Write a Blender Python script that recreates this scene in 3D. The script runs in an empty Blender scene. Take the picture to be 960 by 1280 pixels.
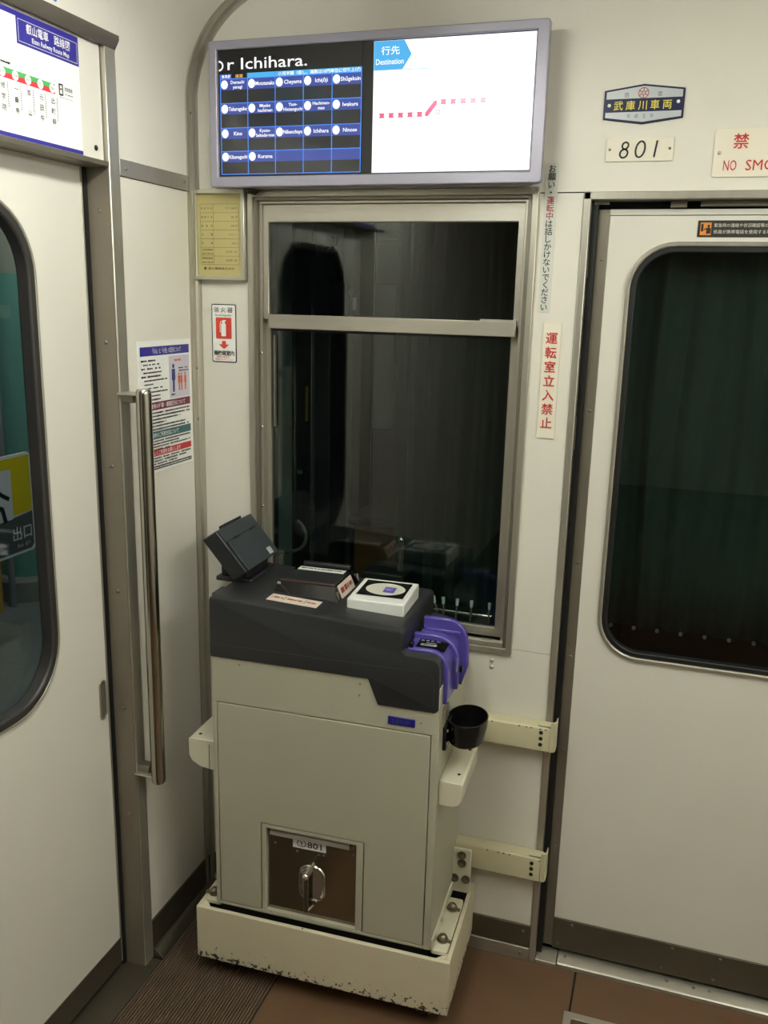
import bpy, bmesh, math, random
from mathutils import Vector, Matrix
random.seed(7)
SC = bpy.context.scene
COL = SC.collection
R = math.radians

# ------------------------------------------------------------------ camera, world, exposure
def make_camera():
    yaw, pitch, roll = R(-17.8), R(-13.574), R(1.4256)
    f = Vector((math.sin(yaw)*math.cos(pitch), math.cos(yaw)*math.cos(pitch), math.sin(pitch)))
    r = Vector((math.cos(yaw), -math.sin(yaw), 0)); u = r.cross(f)
    r2 = math.cos(roll)*r + math.sin(roll)*u; u2 = -math.sin(roll)*r + math.cos(roll)*u
    cd = bpy.data.cameras.new('camera'); cam = bpy.data.objects.new('camera', cd); COL.objects.link(cam)
    m = Matrix((r2, u2, -f)).transposed().to_4x4(); m.translation = Vector((1.06, -1.865, 1.55))
    cam.matrix_world = m
    cd.sensor_fit = 'VERTICAL'; cd.sensor_height = 24.0; cd.lens = 1110*24/1280
    cd.clip_start = .02; cd.clip_end = 60
    SC.camera = cam
make_camera()
W = bpy.data.worlds.new('night'); SC.world = W; W.use_nodes = True
W.node_tree.nodes['Background'].inputs[0].default_value = (.010, .012, .016, 1)
W.node_tree.nodes['Background'].inputs[1].default_value = 1.0
vs = SC.view_settings
vs.view_transform = 'Standard'; vs.look = 'None'; vs.gamma = 1; vs.exposure = 0.0; vs.use_curve_mapping = False
SC.cycles.use_denoising = True
TUBE_POWER = 41.5          # emission strength of the ceiling fluorescents
SCREEN = 1.15              # emission strength of the screen's white
PLATFORM_POWER = 150.0

# ------------------------------------------------------------------ materials
def lin(c):
    out = []
    for v in c:
        v = v/255.0
        out.append(v/12.92 if v <= .04045 else ((v+.055)/1.055)**2.4)
    return tuple(out)+(1.0,)
MATS = {}
def mat(name, rgb, rough=.5, metal=0.0, var=.06, scale=6.0, bump=0.0, bscale=200.0, stretch=(1, 1, 1), spec=.5, coat=0.0):
    m = bpy.data.materials.new(name); m.use_nodes = True; nt = m.node_tree; n = nt.nodes; l = nt.links
    p = n['Principled BSDF']; c = lin(rgb)
    p.inputs['Base Color'].default_value = c
    p.inputs['Roughness'].default_value = rough; p.inputs['Metallic'].default_value = metal
    p.inputs['Specular IOR Level'].default_value = spec
    p.inputs['Coat Weight'].default_value = coat
    tc = n.new('ShaderNodeTexCoord'); mp = n.new('ShaderNodeMapping'); mp.inputs['Scale'].default_value = stretch
    l.new(tc.outputs['Object'], mp.inputs['Vector'])
    if var:
        nz = n.new('ShaderNodeTexNoise'); nz.inputs['Scale'].default_value = scale; nz.inputs['Detail'].default_value = 4
        l.new(mp.outputs[0], nz.inputs['Vector'])
        mx = n.new('ShaderNodeMix'); mx.data_type = 'RGBA'
        mx.inputs['A'].default_value = tuple(x*(1-var) for x in c[:3])+(1,)
        mx.inputs['B'].default_value = tuple(min(1, x*(1+var)) for x in c[:3])+(1,)
        l.new(nz.outputs['Fac'], mx.inputs['Factor']); l.new(mx.outputs['Result'], p.inputs['Base Color'])
    if bump:
        nb = n.new('ShaderNodeTexNoise'); nb.inputs['Scale'].default_value = bscale; nb.inputs['Detail'].default_value = 2
        l.new(mp.outputs[0], nb.inputs['Vector'])
        bp = n.new('ShaderNodeBump'); bp.inputs['Strength'].default_value = bump; bp.inputs['Distance'].default_value = .0006
        l.new(nb.outputs['Fac'], bp.inputs['Height']); l.new(bp.outputs[0], p.inputs['Normal'])
    MATS[name] = m
    return m
def emis(name, rgb, k):
    m = bpy.data.materials.new(name); m.use_nodes = True; nt = m.node_tree; n = nt.nodes
    p = n['Principled BSDF']; p.inputs['Base Color'].default_value = (0.01, .01, .01, 1); p.inputs['Roughness'].default_value = .25
    p.inputs['Emission Color'].default_value = lin(rgb); p.inputs['Emission Strength'].default_value = k
    MATS[name] = m; return m
def glass(name, tint, refl=1.0):
    m = bpy.data.materials.new(name); m.use_nodes = True; nt = m.node_tree; n = nt.nodes; l = nt.links
    n.remove(n['Principled BSDF']); out = n['Material Output']
    tr = n.new('ShaderNodeBsdfTransparent'); tr.inputs[0].default_value = tuple(tint)+(1,)
    gl = n.new('ShaderNodeBsdfGlossy'); gl.inputs['Roughness'].default_value = .0; gl.inputs[0].default_value = (refl, refl, refl, 1)
    fr = n.new('ShaderNodeFresnel'); ge = n.new('ShaderNodeNewGeometry'); mr = n.new('ShaderNodeMapRange')   # same reflectance on both faces of the pane
    mr.inputs['To Min'].default_value = 1.5; mr.inputs['To Max'].default_value = 1/1.5; l.new(ge.outputs['Backfacing'], mr.inputs['Value']); l.new(mr.outputs[0], fr.inputs[0])
    mx = n.new('ShaderNodeMixShader'); l.new(fr.outputs[0], mx.inputs[0]); l.new(tr.outputs[0], mx.inputs[1]); l.new(gl.outputs[0], mx.inputs[2])
    l.new(mx.outputs[0], out.inputs[0]); MATS[name] = m; return m

mat('cream', (218, 213, 201), .42, var=.035, scale=9, bump=.25, bscale=420, stretch=(1, 1, 1.6))
mat('cream_door', (216, 211, 200), .40, var=.04, scale=7, bump=.25, bscale=420)
mat('steel', (182, 177, 164), .34, .72, var=.10, scale=10, bump=.12, bscale=160, stretch=(8, 8, .25))
mat('steel_h', (180, 175, 163), .34, .72, var=.10, scale=10, bump=.12, bscale=160, stretch=(.25, 8, 8))
mat('steel_dark', (126, 119, 106), .42, .55, var=.15, scale=8, bump=.1, bscale=120)
mat('chrome', (225, 225, 222), .10, 1.0, var=0)
mat('lip', (104, 97, 86), .42, .45, var=.1, scale=8)  # frame steel made darker: shade of its downward face put into the colour
mat('rail_steel', (176, 172, 162), .17, 1.0, var=.05)
mat('reveal', (124, 115, 102), .45, .35, var=.12, scale=8)
mat('kick', (112, 104, 90), .42, .8, var=.18, scale=7)
mat('seam', (28, 26, 22), .8, var=0)
mat('rubber', (22, 22, 22), .45, var=.1)
mat('gasket', (48, 46, 44), .38, var=.08)
mat('black_void', (6, 7, 7), .9, var=0)
mat('floor_brown', (98, 73, 52), .45, var=.16, scale=11, bump=.2, bscale=150)
mat('mat_rib', (92, 74, 58), .6, var=.25, scale=9)
mat('ceiling', (226, 222, 210), .5, var=.02)
mat('bezel', (150, 146, 160), .36, .2, var=.02)
mat('screen_black', (14, 14, 16), .12, var=0)
mat('screen_cell', (40, 40, 44), .16, var=0)  # grey of the reflection on the dark screen, put into the cell colour
mat('bezel_gap', (10, 10, 11), .3, var=0)
mat('paper', (236, 235, 230), .45, var=.01)
mat('paper_grey', (214, 212, 216), .45, var=.01)
mat('sticker', (206, 206, 196), .4, var=.02)
mat('plate_cream', (226, 218, 200), .35, var=.02)
mat('ink', (24, 23, 24), .5, var=0)
mat('ink_grey', (110, 110, 112), .5, var=0)
mat('ink_red', (188, 34, 34), .45, var=0)
mat('ink_dark_red', (160, 40, 44), .45, var=0)
mat('navy', (22, 24, 66), .35, var=.03)
mat('map_blue', (46, 40, 136), .4, var=0)
mat('map_green', (72, 160, 86), .4, var=0)
mat('map_red', (214, 52, 62), .4, var=0)
mat('yellow_print', (226, 214, 96), .4, var=0)
mat('plate_silver', (196, 200, 204), .3, .3, var=.04)
mat('white_print', (238, 238, 236), .45, var=0)
mat('brass', (190, 178, 122), .42, .25, var=.08, scale=14)
mat('brass_ink', (96, 84, 50), .6, var=0)
mat('brass_frame', (186, 184, 170), .35, .7, var=.06)
mat('poster_maroon', (116, 30, 66), .45, var=0)
mat('poster_teal', (58, 100, 106), .45, var=0)
mat('poster_red', (190, 42, 46), .45, var=0)
mat('poster_dark', (60, 60, 58), .45, var=0)
mat('poster_lilac', (200, 196, 208), .45, var=0)
mat('fig_blue', (54, 58, 120), .5, var=0)
mat('fig_orange', (208, 104, 70), .5, var=0)
mat('sign_red', (206, 62, 44), .45, var=0)
mat('orange', (222, 140, 52), .45, var=0)
mat('sticker_dark', (48, 44, 36), .4, var=.03)
mat('box_grey', (166, 162, 143), .42, var=.035, scale=10, bump=.15, bscale=500)
mat('top_dark', (37, 38, 40), .42, var=.05, scale=20, bump=.3, bscale=700)
mat('head_dark', (58, 63, 66), .38, var=.04, bump=.25, bscale=800)
mat('gloss_black', (16, 14, 15), .14, var=0)
mat('reader_white', (222, 222, 216), .38, var=.02)
mat('reader_oval', (206, 204, 186), .4, var=.03)
mat('purple', (80, 70, 148), .26, var=.03)
mat('purple_patch', (72, 66, 170), .4, var=0)
mat('badge_blue', (26, 24, 120), .3, var=.05)
mat('badge_ink', (70, 80, 130), .4, .3, var=0)
mat('label_pink', (222, 206, 190), .4, var=.03)
mat('edge_red', (78, 40, 38), .4, var=0)
mat('print_red', (150, 66, 62), .5, var=0)
mat('handle_cream', (206, 200, 178), .38, var=.03)
mat('bracket_cream', (190, 182, 150), .34, var=.04)
mat('vault_steel', (150, 142, 130), .16, 1.0, var=.08, scale=30)
mat('bolt', (128, 122, 104), .35, .9, var=.1)
mat('bowl_black', (14, 14, 14), .22, var=0)
mat('caster', (26, 26, 27), .5, var=.1)
mat('cab_wall', (132, 150, 144), .6, var=.08)
mat('cab_dark', (44, 44, 42), .6, var=.15)
mat('cab_brown', (120, 84, 48), .6, var=.2)
mat('cab_pillar', (84, 80, 74), .5, var=.1)
mat('curtain', (25, 44, 36), .9, var=.2, scale=30)
mat('teal', (96, 150, 136), .6, var=.14, scale=5)
mat('concrete', (120, 122, 114), .85, var=.15, scale=14)
mat('asphalt', (104, 108, 104), .9, var=.22, scale=24)
mat('platform_grey', (150, 150, 132), .8, var=.12)
mat('exit_yellow', (240, 216, 20), .4, var=.01)
mat('exit_grey', (84, 92, 92), .45, var=.02)
mat('pipe_grey', (120, 126, 128), .5, var=.08)
mat('pipe_yellow', (186, 150, 60), .6, var=.12)
mat('ad_blue', (60, 110, 200), .4, var=0)
mat('ad_sky', (190, 220, 244), .4, var=.05)
emis("tube_light", (249, 253, 244), TUBE_POWER)
emis('platform_light', (246, 252, 250), PLATFORM_POWER)
emis('scr_white', (255, 255, 255), SCREEN*1.0)
emis('scr_panel', (248, 250, 255), SCREEN*1.1)
emis('scr_blue', (56, 78, 168), SCREEN*.75)
emis('scr_line', (70, 140, 250), SCREEN*1.0)
emis('scr_cyan', (70, 176, 236), SCREEN*.9)
emis('scr_pink', (222, 92, 130), SCREEN*1.0)
emis('scr_grey', (214, 214, 222), SCREEN*1.0)
emis('scr_orange', (236, 176, 84), SCREEN*1.0)
glass('pane_cab', (.80, .86, .84))
glass('pane_side', (.80, .84, .84))
glass('acrylic', (.75, .75, .75))

def chipped(name, rgb, chip):          # painted steel with paint knocked off along the lower edge
    m = mat(name, rgb, .5, var=.06, scale=12, bump=.2, bscale=300); nt = m.node_tree; n = nt.nodes; l = nt.links
    p = n['Principled BSDF']; src = p.inputs['Base Color'].links[0].from_socket
    tc = n.new('ShaderNodeTexCoord'); sp = n.new('ShaderNodeSeparateXYZ'); l.new(tc.outputs['Object'], sp.inputs[0])
    mr = n.new('ShaderNodeMapRange'); mr.inputs['From Min'].default_value = .052; mr.inputs['From Max'].default_value = .10
    mr.inputs['To Min'].default_value = .60; mr.inputs['To Max'].default_value = .385
    l.new(sp.outputs['Z'], mr.inputs['Value'])
    nz = n.new('ShaderNodeTexNoise'); nz.inputs['Scale'].default_value = 75; nz.inputs['Detail'].default_value = 5; nz.inputs['Roughness'].default_value = .65
    l.new(tc.outputs['Object'], nz.inputs['Vector'])
    lt = n.new('ShaderNodeMath'); lt.operation = 'LESS_THAN'; l.new(nz.outputs['Fac'], lt.inputs[0]); 
    sb = n.new('ShaderNodeMath'); sb.operation = 'MULTIPLY'; sb.inputs[1].default_value = .80; l.new(mr.outputs[0], sb.inputs[0]); l.new(sb.outputs[0], lt.inputs[1])
    mx = n.new('ShaderNodeMix'); mx.data_type = 'RGBA'; mx.inputs['B'].default_value = lin(chip)
    l.new(lt.outputs[0], mx.inputs['Factor']); l.new(src, mx.inputs['A']); l.new(mx.outputs['Result'], p.inputs['Base Color'])
chipped('base_paint', (204, 194, 168), (52, 40, 28))

# ------------------------------------------------------------------ mesh helpers
class MB:
    def __init__(s): s.bm = bmesh.new()
    def box(s, x0, x1, y0, y1, z0, z1):
        v = [s.bm.verts.new((x, y, z)) for x in (x0, x1) for y in (y0, y1) for z in (z0, z1)]
        for f in ((0, 1, 3, 2), (4, 6, 7, 5), (0, 4, 5, 1), (2, 3, 7, 6), (0, 2, 6, 4), (1, 5, 7, 3)): s.bm.faces.new([v[i] for i in f])
        return s
    def prism(s, poly, axis, a, b):      # poly in the two remaining axes (in xyz order)
        def P(p, t): return {'x': (t, p[0], p[1]), 'y': (p[0], t, p[1]), 'z': (p[0], p[1], t)}[axis]
        A = [s.bm.verts.new(P(p, a)) for p in poly]; B = [s.bm.verts.new(P(p, b)) for p in poly]
        n = len(poly); s.bm.faces.new(A); s.bm.faces.new(B[::-1])
        for i in range(n): s.bm.faces.new((A[i], B[i], B[(i+1) % n], A[(i+1) % n]))
        return s
    def rings(s, rings, closed=True, cap=True):   # loft through rings of equal length
        L = [[s.bm.verts.new(p) for p in r] for r in rings]; n = len(L[0])
        for a, b in zip(L, L[1:]):
            for i in range(n if closed else n-1): s.bm.faces.new((a[i], a[(i+1) % n], b[(i+1) % n], b[i]))
        if cap and closed:
            s.bm.faces.new(L[0][::-1]); s.bm.faces.new(L[-1])
        return s
    def tube(s, pts, r, n=12, cap=True):
        pts = [Vector(p) for p in pts]; rr = r if isinstance(r, (list, tuple)) else [r]*len(pts); rg = []; up = None
        for i, p in enumerate(pts):
            t = (pts[min(i+1, len(pts)-1)]-pts[max(i-1, 0)]).normalized()
            if up is None:
                up = Vector((0, 0, 1)) if abs(t.z) < .9 else Vector((0, 1, 0))
            a = t.cross(up).normalized(); b = a.cross(t).normalized(); up = b
            rg.append([p+rr[i]*(math.cos(k*2*math.pi/n)*a+math.sin(k*2*math.pi/n)*b) for k in range(n)])
        return s.rings(rg, True, cap)
    def ball(s, c, r, n=12, sq=(1, 1, 1)):
        m = Matrix.Translation(c) @ Matrix.Diagonal((r*sq[0], r*sq[1], r*sq[2], 1))
        bmesh.ops.create_uvsphere(s.bm, u_segments=n, v_segments=max(6, n//2), radius=1, matrix=m); return s
    def build(s, name, m, parent=None, bevel=0, smooth=False, seg=2):
        bmesh.ops.recalc_face_normals(s.bm, faces=s.bm.faces)
        me = bpy.data.meshes.new(name); s.bm.to_mesh(me); s.bm.free()
        return link(name, me, m, parent, bevel, smooth, seg)
def link(name, me, m, parent=None, bevel=0, smooth=False, seg=2):
    if isinstance(m, str): m = MATS[m]
    if len(me.materials) == 0: me.materials.append(m)
    o = bpy.data.objects.new(name, me); COL.objects.link(o)
    if parent: o.parent = parent
    if bevel:
        b = o.modifiers.new('bevel', 'BEVEL'); b.width = bevel; b.segments = seg; b.limit_method = 'ANGLE'; b.angle_limit = R(35)
        smooth = True if smooth is False else smooth
    if smooth:
        for p in me.polygons: p.use_smooth = True
        try: me.set_sharp_from_angle(angle=R(38))
        except Exception: pass
    return o
def box(name, m, b, parent=None, bevel=0): return MB().box(*b).build(name, m, parent, bevel)
def tag(o, label, cat, group=None, kind=None):
    o['label'] = label; o['category'] = cat
    if group: o['group'] = group
    if kind: o['kind'] = kind
    return o
def empty(name, loc=(0, 0, 0), rz=0):
    o = bpy.data.objects.new(name, None); COL.objects.link(o); o.location = loc; o.rotation_euler = (0, 0, rz); o.empty_display_size = .05; return o
def rrect(x0, x1, y0, y1, r, n=6):
    pts = []
    for cx, cy, a0 in ((x1-r, y1-r, 0), (x0+r, y1-r, 90), (x0+r, y0+r, 180), (x1-r, y0+r, 270)):
        for k in range(n+1):
            a = R(a0+90*k/n); pts.append((cx+r*math.cos(a), cy+r*math.sin(a)))
    return pts
def ring_prism(b, outer, inner, axis, a0, a1):   # frame between two loops of equal length
    def P(p, t): return {'x': (t, p[0], p[1]), 'y': (p[0], t, p[1]), 'z': (p[0], p[1], t)}[axis]
    L = [[b.bm.verts.new(P(p, t)) for p in loop] for loop, t in ((outer, a0), (outer, a1), (inner, a1), (inner, a0))]
    n = len(outer)
    for k in range(4):
        A, B = L[k], L[(k+1) % 4]
        for i in range(n): b.bm.faces.new((A[i], A[(i+1) % n], B[(i+1) % n], B[i]))
    return b

_screw = {}
def screw(parent, loc, nrm, r=.004, m='steel_dark', name='screw'):
    key = (round(r, 5), m)
    if key not in _screw:
        b = MB(); n = 10
        prof = [(r, 0), (r, r*.25), (r*.7, r*.55), (r*.25, r*.65)]
        b.rings([[(q*math.cos(2*math.pi*k/n), q*math.sin(2*math.pi*k/n), h) for k in range(n)] for q, h in prof])
        o = b.build(name, m, None, 0, True); _screw[key] = o.data; bpy.data.objects.remove(o)
    o = bpy.data.objects.new(name, _screw[key]); COL.objects.link(o); o.parent = parent
    q = Vector((0, 0, 1)).rotation_difference(Vector(nrm)); o.rotation_mode = 'QUATERNION'; o.rotation_quaternion = q; o.location = loc
    return o

# flat print: lettering and shapes laid on a plane (origin, right, up)
class Print:
    def __init__(s, o, ex, ey, lift=.0006):
        s.o = Vector(o); s.ex = Vector(ex); s.ey = Vector(ey); s.n = s.ex.cross(s.ey); s.lift = lift; s.v = []; s.f = []
    def p(s, x, y): return s.o + s.ex*x + s.ey*y + s.n*s.lift
    def poly(s, pts):
        k = len(s.v); s.v += [s.p(*q) for q in pts]; s.f.append(list(range(k, k+len(pts)))); return s
    def rect(s, x0, y0, x1, y1): return s.poly([(x0, y0), (x1, y0), (x1, y1), (x0, y1)])
    def disc(s, x, y, rx, ry=None, n=24):
        ry = ry or rx; return s.poly([(x+rx*math.cos(2*math.pi*k/n), y+ry*math.sin(2*math.pi*k/n)) for k in range(n)])
    def stroke(s, pts, w, closed=False):
        n = len(pts); L = []; Rr = []
        for i in range(n):
            a = Vector(pts[(i-1) % n] if closed or i else pts[0]); b = Vector(pts[(i+1) % n] if closed or i < n-1 else pts[-1])
            t = (b-a).normalized(); nn = Vector((-t.y, t.x))*w/2; c = Vector(pts[i]); L.append(c+nn); Rr.append(c-nn)
        for i in range(n if closed else n-1):
            j = (i+1) % n; s.poly([Rr[i], Rr[j], L[j], L[i]])
        return s
    def frame(s, x0, y0, x1, y1, w):
        s.rect(x0, y0, x1, y0+w); s.rect(x0, y1-w, x1, y1); s.rect(x0, y0+w, x0+w, y1-w); s.rect(x1-w, y0+w, x1, y1-w); return s
    def text(s, body, x, y, h, w=None, bold=0.0, align='C', shear=0.0, maxw=None):
        """centre line at y, cap height about h; squeezed to width w when given"""
        c = bpy.data.curves.new('lettering', 'FONT'); c.body = body; c.resolution_u = 2; c.offset = bold; c.shear = shear
        o = bpy.data.objects.new('lettering', c); COL.objects.link(o)
        me = bpy.data.meshes.new_from_object(o.evaluated_get(bpy.context.evaluated_depsgraph_get()))
        bpy.data.objects.remove(o); bpy.data.curves.remove(c)
        if not me.vertices: return s
        xs = [v.co.x for v in me.vertices]; ys = [v.co.y for v in me.vertices]
        x0, x1 = min(xs), max(xs); cjk = any(ord(ch) > 0x2e80 for ch in body)
        k = h/(.93 if cjk else .72); yc = .38 if cjk else .36
        sx = w/(x1-x0) if w else k
        if maxw: sx = min(sx, maxw/(x1-x0))
        x_off = {'C': (x0+x1)/2, 'L': x0, 'R': x1}[align]
        b0 = len(s.v)
        s.v += [s.p(x+(v.co.x-x_off)*sx, y+(v.co.y-yc)*k) for v in me.vertices]
        s.f += [[b0+i for i in f.vertices] for f in me.polygons]
        bpy.data.meshes.remove(me); return s
    def vertical(s, body, x, y_top, size, pitch=None, bold=0.0, skip=()):
        pitch = pitch or size
        for i, ch in enumerate(body):
            if ch != ' ' and i not in skip: s.text(ch, x, y_top-pitch*(i+.5), size*.92, bold=bold)
        return s
    def dashes(s, x0, x1, y, h, fill=.9, seed=0):      # print too small to read
        rr = random.Random(seed); x = x0
        while x < x1:
            w = rr.uniform(.6, 2.2)*h
            hh = h*rr.uniform(.7, 1.0)
            if rr.random() < fill: s.rect(x, y-hh/2, min(x+w, x1), y+hh/2)
            x += w+h*rr.uniform(.12, .35)
        return s
    def build(s, name, m, parent, off=(0, 0, 0)):
        me = bpy.data.meshes.new(name); me.from_pydata([tuple(v-Vector(off)) for v in s.v], [], s.f); me.update()
        return link(name, me, m, parent)
EW = lambda y, lift=.0006: Print((0, y, 0), (1, 0, 0), (0, 0, 1), lift)      # on planes facing the camera side (-y)
LW = lambda x, lift=.0006: Print((x, 0, 0), (0, 1, 0), (0, 0, 1), lift)      # on planes facing into the car (+x)

# ================================================================== THE SETTING
ZC, RC, CARW, YB = 2.18, .23, 2.32, -6.0
# ---- floor
floor = box('floor', 'seam', (-.06, CARW, YB, .06, -.05, -.004)); tag(floor, 'dark brown sheet floor of the train compartment', 'floor', kind='structure')
box('floor_sheet', 'floor_brown', (.312, .968, YB, .03, -.004, 0), floor, .001)
box('floor_sheet', 'floor_brown', (.972, CARW, YB, .03, -.004, 0), floor, .001)
b = MB(); n = 40; x0, x1 = .03, .310; ya, yb = YB, .003
for i in range(n):
    p = (x1-x0)/n; x = x0+i*p
    b.prism([(x, -.0045), (x+p*.70, -.0045), (x+p*.60, .0015), (x+p*.10, .0015)], 'y', ya, yb)
rib = b.build('ribbed_mat', 'mat_rib', floor); rib['label'] = 'ribbed brown anti-slip strip along the side door'
box('door_threshold', 'kick', (-.06, .028, YB, -.30, -.004, .001), floor, .001)

# ---- left wall
wl = MB().box(-.10, -.004, -.2950, .06, 0, ZC+.1).build('wall_left', 'seam'); tag(wl, 'cream panelled side wall between the door and the corner', 'wall', kind='structure')
box('panel', 'cream', (-.004, 0, -.2935, -.038, .0975, 1.766), wl, .0008)
def cove(y0, y1, name, parent, m='cream', a0=4, low=True):
    an = range(a0, 93, 4); c_ = lambda q: [(RC-q*math.cos(R(a)), 1.95+q*math.sin(R(a))) for a in an]
    pts = ([(0, 1.799), (0, 1.95)] if low else []) + c_(RC)
    out = ([(-.004, 1.799), (-.004, 1.95)] if low else []) + c_(RC+.004)
    return MB().prism(pts+out[::-1], 'y', y0, y1).build(name, m, parent, 0, True)
cove(-.2935, -.038, 'panel', wl)
t = box('trim_band', 'steel_h', (0, .0035, -.294, -.038, 1.767, 1.798), wl, .0008)
for y, z in ((-.275, 1.781), (-.055, 1.784)): screw(t, (.0035, y, z), (1, 0, 0), .0035)
# door pillar
pl = box('trim_1', 'steel', (-.058, .004, -.3285, -.2945, 0, 2.012), None, .002); tag(pl, 'stainless steel door pillar with screws beside the side door', 'pillar', kind='structure')
for z in (1.70, 1.45, 1.20, .93, .66, .40): screw(pl, (-.022, -.330, z), (0, -1, 0), .0042)
box('reveal_plate', 'reveal', (-.050, .001, -.3300, -.3284, 0, 1.7785), pl)
box('dark_gap', 'rubber', (-.062, -.047, -.340, -.3295, 0, 1.785), pl)  # black rubber in the gap between door edge and pillar
# baseboard left
bl = MB().box(-.004, .003, -.294, 0, .021, .097).build('baseboard_left', 'kick', None, .001); tag(bl, 'dark metal kick strip at the foot of the left wall', 'baseboard', kind='structure')
MB().prism([(0, 0), (.030, 0), (.028, .004), (.012, .0195), (0, .021)], 'y', -.294, 0).build('floor_cove', 'kick', bl, .001)
# corner trim sweeping up into the ceiling arch
def arch_trim():
    path = [((0, z), (1, 0)) for z in (0, .5, 1.0, 1.5, 1.95)]
    for a in range(6, 91, 6): path.append(((RC-RC*math.cos(R(a)), 1.95+RC*math.sin(R(a))), (math.cos(R(a)), -math.sin(R(a)))))
    path.append(((CARW-RC, ZC), (0, -1)))
    for a in range(84, -1, -6): path.append(((CARW-RC+RC*math.cos(R(a)), 1.95+RC*math.sin(R(a))), (-math.cos(R(a)), -math.sin(R(a)))))
    for z in (1.0, 0): path.append(((CARW, z), (-1, 0)))
    sec = [(-.004, -.0375), (.003, -.0375), (.0045, -.034), (.0045, -.026), (.0025, -.024), (.0025, -.016), (.006, -.012), (.009, -.006), (.0095, .0), (-.004, .002)]
    rg = [[(p[0]+n[0]*h, y, p[1]+n[1]*h) for h, y in sec] for p, n in path]
    return MB().rings(rg).build('trim_2', 'steel', None, 0, True)
at = arch_trim(); tag(at, 'stainless corner moulding that curves up into the ceiling', 'moulding', kind='structure')
for z in (1.93, 1.38, 1.262): screw(at, (.0025, -.020, z), (1, 0, 0), .003)

# ---- end wall (bulkhead) around window and cab door
we = empty('wall_end'); tag(we, 'cream end wall of the compartment with cab window and door', 'wall', kind='structure')
WX0, WX1, WZ0, WZ1 = .142, .758, .790, 1.758       # hole behind the window frame
DX0, DX1, DZ1 = .862, 1.56, 1.752                   # cab door opening
b = MB()
for q in ((0, WX0, 0, ZC+.05), (WX1, DX0, 0, ZC+.05), (WX0, WX1, 0, WZ0), (WX0, WX1, WZ1, ZC+.05), (DX0, DX1, DZ1, ZC+.05), (DX1, CARW, 0, ZC+.05)):
    b.box(q[0], q[1], .003, .040, q[2], q[3])
core = b.build('wall_core', 'seam', we)
def panel(x0, x1, z0, z1, m='cream', nm='panel'): return box(nm, m, (x0+.0006, x1-.0006, 0, .0031, z0+.0006, z1-.0006), we, .0006)
panel(.0, WX0, .790, 1.759)
panel(WX1, .857, .790, 1.759)
panel(0, .857, .095, .790)
pts = [(.0, 1.759), (DX1+.6, 1.759)]
upper = [(0, 1.7605), (CARW, 1.7605), (CARW, 1.95)] + [(CARW-RC+RC*math.cos(R(a)), 1.95+RC*math.sin(R(a))) for a in range(10, 91, 10)] + [(RC-RC*math.cos(R(a)), 1.95+RC*math.sin(R(a))) for a in range(90, -1, -10)]
MB().prism(upper, 'y', 0, .0031).build('panel', 'cream', we)
panel(1.575, CARW, .095, 1.759)
for z in (.757, .741): screw(we, (.727, 0, z), (0, -1, 0), .0052, 'steel', 'bolt')
for q in ((WX0, .8565),):
    be = box('baseboard_end', 'kick', (.0, .8565, -.003, .003, .036, .095), None, .001); tag(be, 'dark steel kick strip under the cab window', 'baseboard', kind='structure')
    lo = box('floor_strip', 'steel_h', (.0, .8565, -.0055, .003, 0, .035), be, .0015)
    for x, z in ((.64, .078), (.84, .078), (.836, .018)): screw(be, (x, -.003 if z > .04 else -.0055, z), (0, -1, 0), .0042)
# door jamb strip of the cab door
jf = MB().box(.857, .871, -.004, .045, 0, 1.760).box(.857, 1.575, -.004, .045, 1.7455, 1.760).box(1.561, 1.575, -.004, .045, 0, 1.7455).build('trim_3', 'steel', None, .0015)
tag(jf, 'stainless steel jamb framing the driver cab door', 'door frame', kind='structure')
box('dark_gap', 'black_void', (.871, 1.56, .046, .09, 1.70, 1.76), jf)  # black block in place of the shade in the gap above the door
box('rubber_seal', 'rubber', (.871, .884, .020, .05, 0, 1.7455), jf)
box('latch_plate', 'chrome', (.876, .905, .018, .024, 1.738, 1.7445), jf, .0005)
box('closer_box', 'steel_dark', (1.02, 1.05, .025, .045, 1.733, 1.7445), jf)
box('closer_box', 'steel_dark', (1.075, 1.20, .025, .045, 1.735, 1.7445), jf)
for z, h_ in ((1.25, .07), (1.12, .05), (.95, .03), (1.60, .05)): box('strike_plate', 'chrome', (.8712, .8745, .006, .018, z, z+h_), jf)

# ---- cab window (window_1)
w1 = empty('window_1'); tag(w1, 'dark drop-sash window into the driver cab', 'window', kind='structure')
def rect_ring(b, o, i, y0, y1):
    ring_prism(b, [(o[0], o[2]), (o[1], o[2]), (o[1], o[3]), (o[0], o[3])], [(i[0], i[2]), (i[1], i[2]), (i[1], i[3]), (i[0], i[3])], 'y', y0, y1); return b
rect_ring(MB(), (.130, .770, .778, 1.770), (.1435, .7565, .7915, 1.7565), -.009, .004).build('outer_frame', 'steel', w1, .0015)
rect_ring(MB(), (.140, .760, .788, 1.760), (.150, .748, .800, 1.750), -.001, .055).build('frame_channel', 'steel_dark', w1, .001)
rect_ring(MB(), (.150, .748, .800, 1.750), (.157, .741, .8035, 1.744), .010, .05).build('sash_guide', 'steel', w1, .001)
up = rect_ring(MB(), (.157, .741, 1.496, 1.744), (.170, .728, 1.505, 1.706), .016, .030).build('upper_sash', 'steel_h', w1, .0015)
lo = rect_ring(MB(), (.157, .741, .8035, 1.50), (.168, .723, .824, 1.480), .030, .044).build('lower_sash', 'steel', w1, .0015)
MB().box(.175, .7365, .002, .018, 1.4765, 1.5075).build('meeting_rail', 'steel_h', w1, .0012)
box('rail_cap', 'steel_h', (.66, .735, .006, .017, 1.5075, 1.511), w1)
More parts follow.
